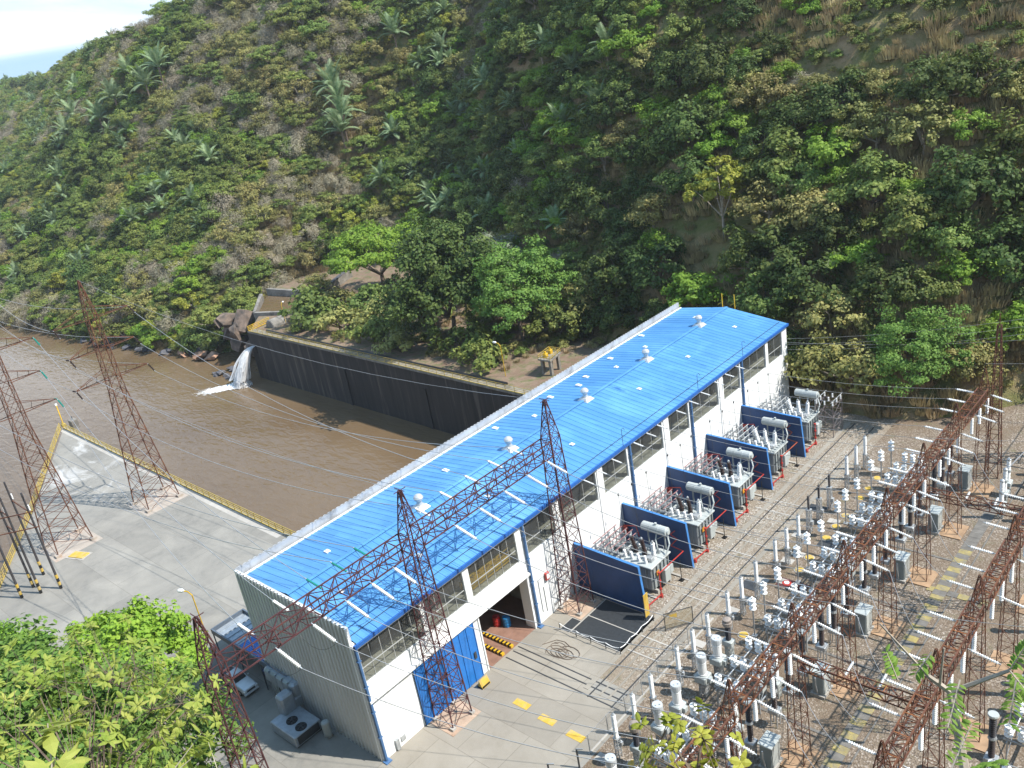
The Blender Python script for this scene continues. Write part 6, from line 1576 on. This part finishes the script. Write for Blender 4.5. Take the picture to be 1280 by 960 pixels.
def pinnate():
    rr = random.Random(12); base_ = ray(1215, 1010, 13); root = rootat(base_)
    t = thing('tree', 'bare grey branch with feather shaped green leaves in the near right corner', 'tree', root, 'trees below the viewpoint')
    tw = MB(); fo = MB(); B = lambda u, v, d: V(ray(u, v, d))
    f0 = B(1188, 865, 12.5); tw.bar(V(root), V(base_), .12, 7, .08); tw.bar(V(base_), f0, .07, 6, .045); tw.bar(f0, B(1160, 845, 12.4), .04, 5, .03); tw.bar(f0, B(1262, 838, 12.2), .035, 5, .02); tw.bar(B(1160,845,12.4), B(1100,780,12), .02, 4, .01); tw.bar(B(1175,855,12.4), B(1180,810,12), .02, 4, .01)
    for (a, b, n) in (((1122,850,12),(1108,812,11.8),9),((1165,815,12),(1145,840,12),8),((1262,838,12.2),(1285,800,12),11),((1262,838,12.2),(1300,880,12),12),((1190,960,12),(1215,900,12),12),((1215,960,11.5),(1250,950,11),14),((1200,850,12.2),(1185,905,12),10),((1270,850,12),(1262,900,12),10)):
        p0 = B(*a); p1 = B(*b); ax = (p1-p0); L_ = ax.length; ax.normalize(); up = V((0,0,1)); sd = ax.cross(up).normalized(); tw.bar(p0, p1-V((0,0,L_*.1)), .012, 4, .006)
        for i in range(n):
            s = (i+1)/n; q = p0+ax*L_*s-V((0,0,L_*.1*s*s))
            for sg in (-1, 1): leaf_blade(fo, q, sd*sg+ax*rr.uniform(.2,.7)+V((0,0,rr.uniform(-.6,.25))), up+V((rr.uniform(-.4,.4),rr.uniform(-.4,.4),0)), .15*(1-.35*abs(s-.5))*rr.uniform(.7,1.15), .05)
    fo.build('crown', LEAF['bright2'], t, root); tw.build('trunk', M['palebark'], t, root)
LEAF['bright2'] = leafmat('fresh_green_leaflets', (.14,.27,.04), (.24,.36,.07), .01, .05, .45, 2)
pinnate()
print('HILL', len(chosen), sum(inview(c) for c in chosen), sorted((k, sum(c[0]==k for c in chosen)) for k in KD))
# ---------------------------------------------------------------- air over the valley
hz = MB().box(-3005,-3005,-27,3005,3005,260).build('haze', [])
hm = bpy.data.materials.new('valley_air'); hm.use_nodes = True; ht = hm.node_tree; ht.nodes.remove(ht.nodes['Principled BSDF'])
pv = N(ht, 'ShaderNodeVolumePrincipled'); pv.inputs['Color'].default_value = (.86,.92,1,1); pv.inputs['Density'].default_value = .00012; pv.inputs['Anisotropy'].default_value = .2
ht.links.new(pv.outputs[0], ht.nodes['Material Output'].inputs['Volume']); hz.data.materials.clear(); hz.data.materials.append(hm)
tag(hz, 'thin pale air over the valley', 'haze', kind='stuff')
# ---------------------------------------------------------------- light, sky, camera
SUN = V((.72,.34,1.0)).normalized()
el = math.asin(SUN.z); az = math.atan2(SUN.x, SUN.y)
sun = bpy.data.lights.new('sun', 'SUN'); sun.energy = 5.0; sun.angle = math.radians(.5); sun.color = (1, .955, .88)
so = bpy.data.objects.new('sun', sun); COL.objects.link(so); so.rotation_euler = SUN.to_track_quat('Z', 'Y').to_euler(); so.location = (0,0,200)
w = bpy.data.worlds.new('World'); SC.world = w; w.use_nodes = True; nt = w.node_tree
bg = nt.nodes['Background']; sky = N(nt, 'ShaderNodeTexSky', sky_type='NISHITA'); sky.sun_disc = False; sky.sun_elevation = el; sky.sun_rotation = az; sky.air_density = 1.0; sky.dust_density = .5; sky.ozone_density = 1.4; sky.altitude = 400
tc = N(nt, 'ShaderNodeTexCoord'); mp = N(nt, 'ShaderNodeMapping'); mp.inputs['Scale'].default_value = (1,1,3.2); nt.links.new(tc.outputs['Generated'], mp.inputs['Vector'])
cl = ramp(nt, noise(nt, 2.2, mp.outputs[0], 8, .6, .3), .34, .56)
sp = N(nt, 'ShaderNodeSeparateXYZ'); nt.links.new(tc.outputs['Generated'], sp.inputs[0])
lo = ramp(nt, sp.outputs['Z'], .046, .056)     # clear strip just over the horizon
hi = ramp(nt, sp.outputs['Z'], .18, .42, (1,1,1), (.12,.12,.12))
fac = mix(nt, 1.0, mix(nt, 1.0, cl, lo, 'MULTIPLY'), hi, 'MULTIPLY')
cc = mix(nt, fac, mix(nt, .55, sky.outputs['Color'], (3.4,7.2,12.2)), (12.2,12.7,13.2))
nt.links.new(cc, bg.inputs['Color']); bg.inputs['Strength'].default_value = .083
cam = bpy.data.cameras.new('camera'); co = bpy.data.objects.new('camera', cam); COL.objects.link(co)
Rm = Matrix(((CR[0][0], -CR[1][0], -CR[2][0]), (CR[0][1], -CR[1][1], -CR[2][1]), (CR[0][2], -CR[1][2], -CR[2][2])))
co.matrix_world = Matrix.Translation(V(CAM)) @ Rm.to_4x4()
cam.sensor_width = 36; cam.lens = FPX/1280*36; cam.clip_start = .5; cam.clip_end = 8000
SC.camera = co
vs = SC.view_settings; vs.view_transform = 'Standard'; vs.look = 'None'; vs.gamma = 1; vs.use_curve_mapping = False; vs.exposure = .58
cy = SC.cycles; cy.max_bounces = 6; cy.diffuse_bounces = 3; cy.glossy_bounces = 2; cy.transmission_bounces = 3; cy.transparent_max_bounces = 8; cy.volume_bounces = 0; cy.caustics_reflective = False; cy.caustics_refractive = False
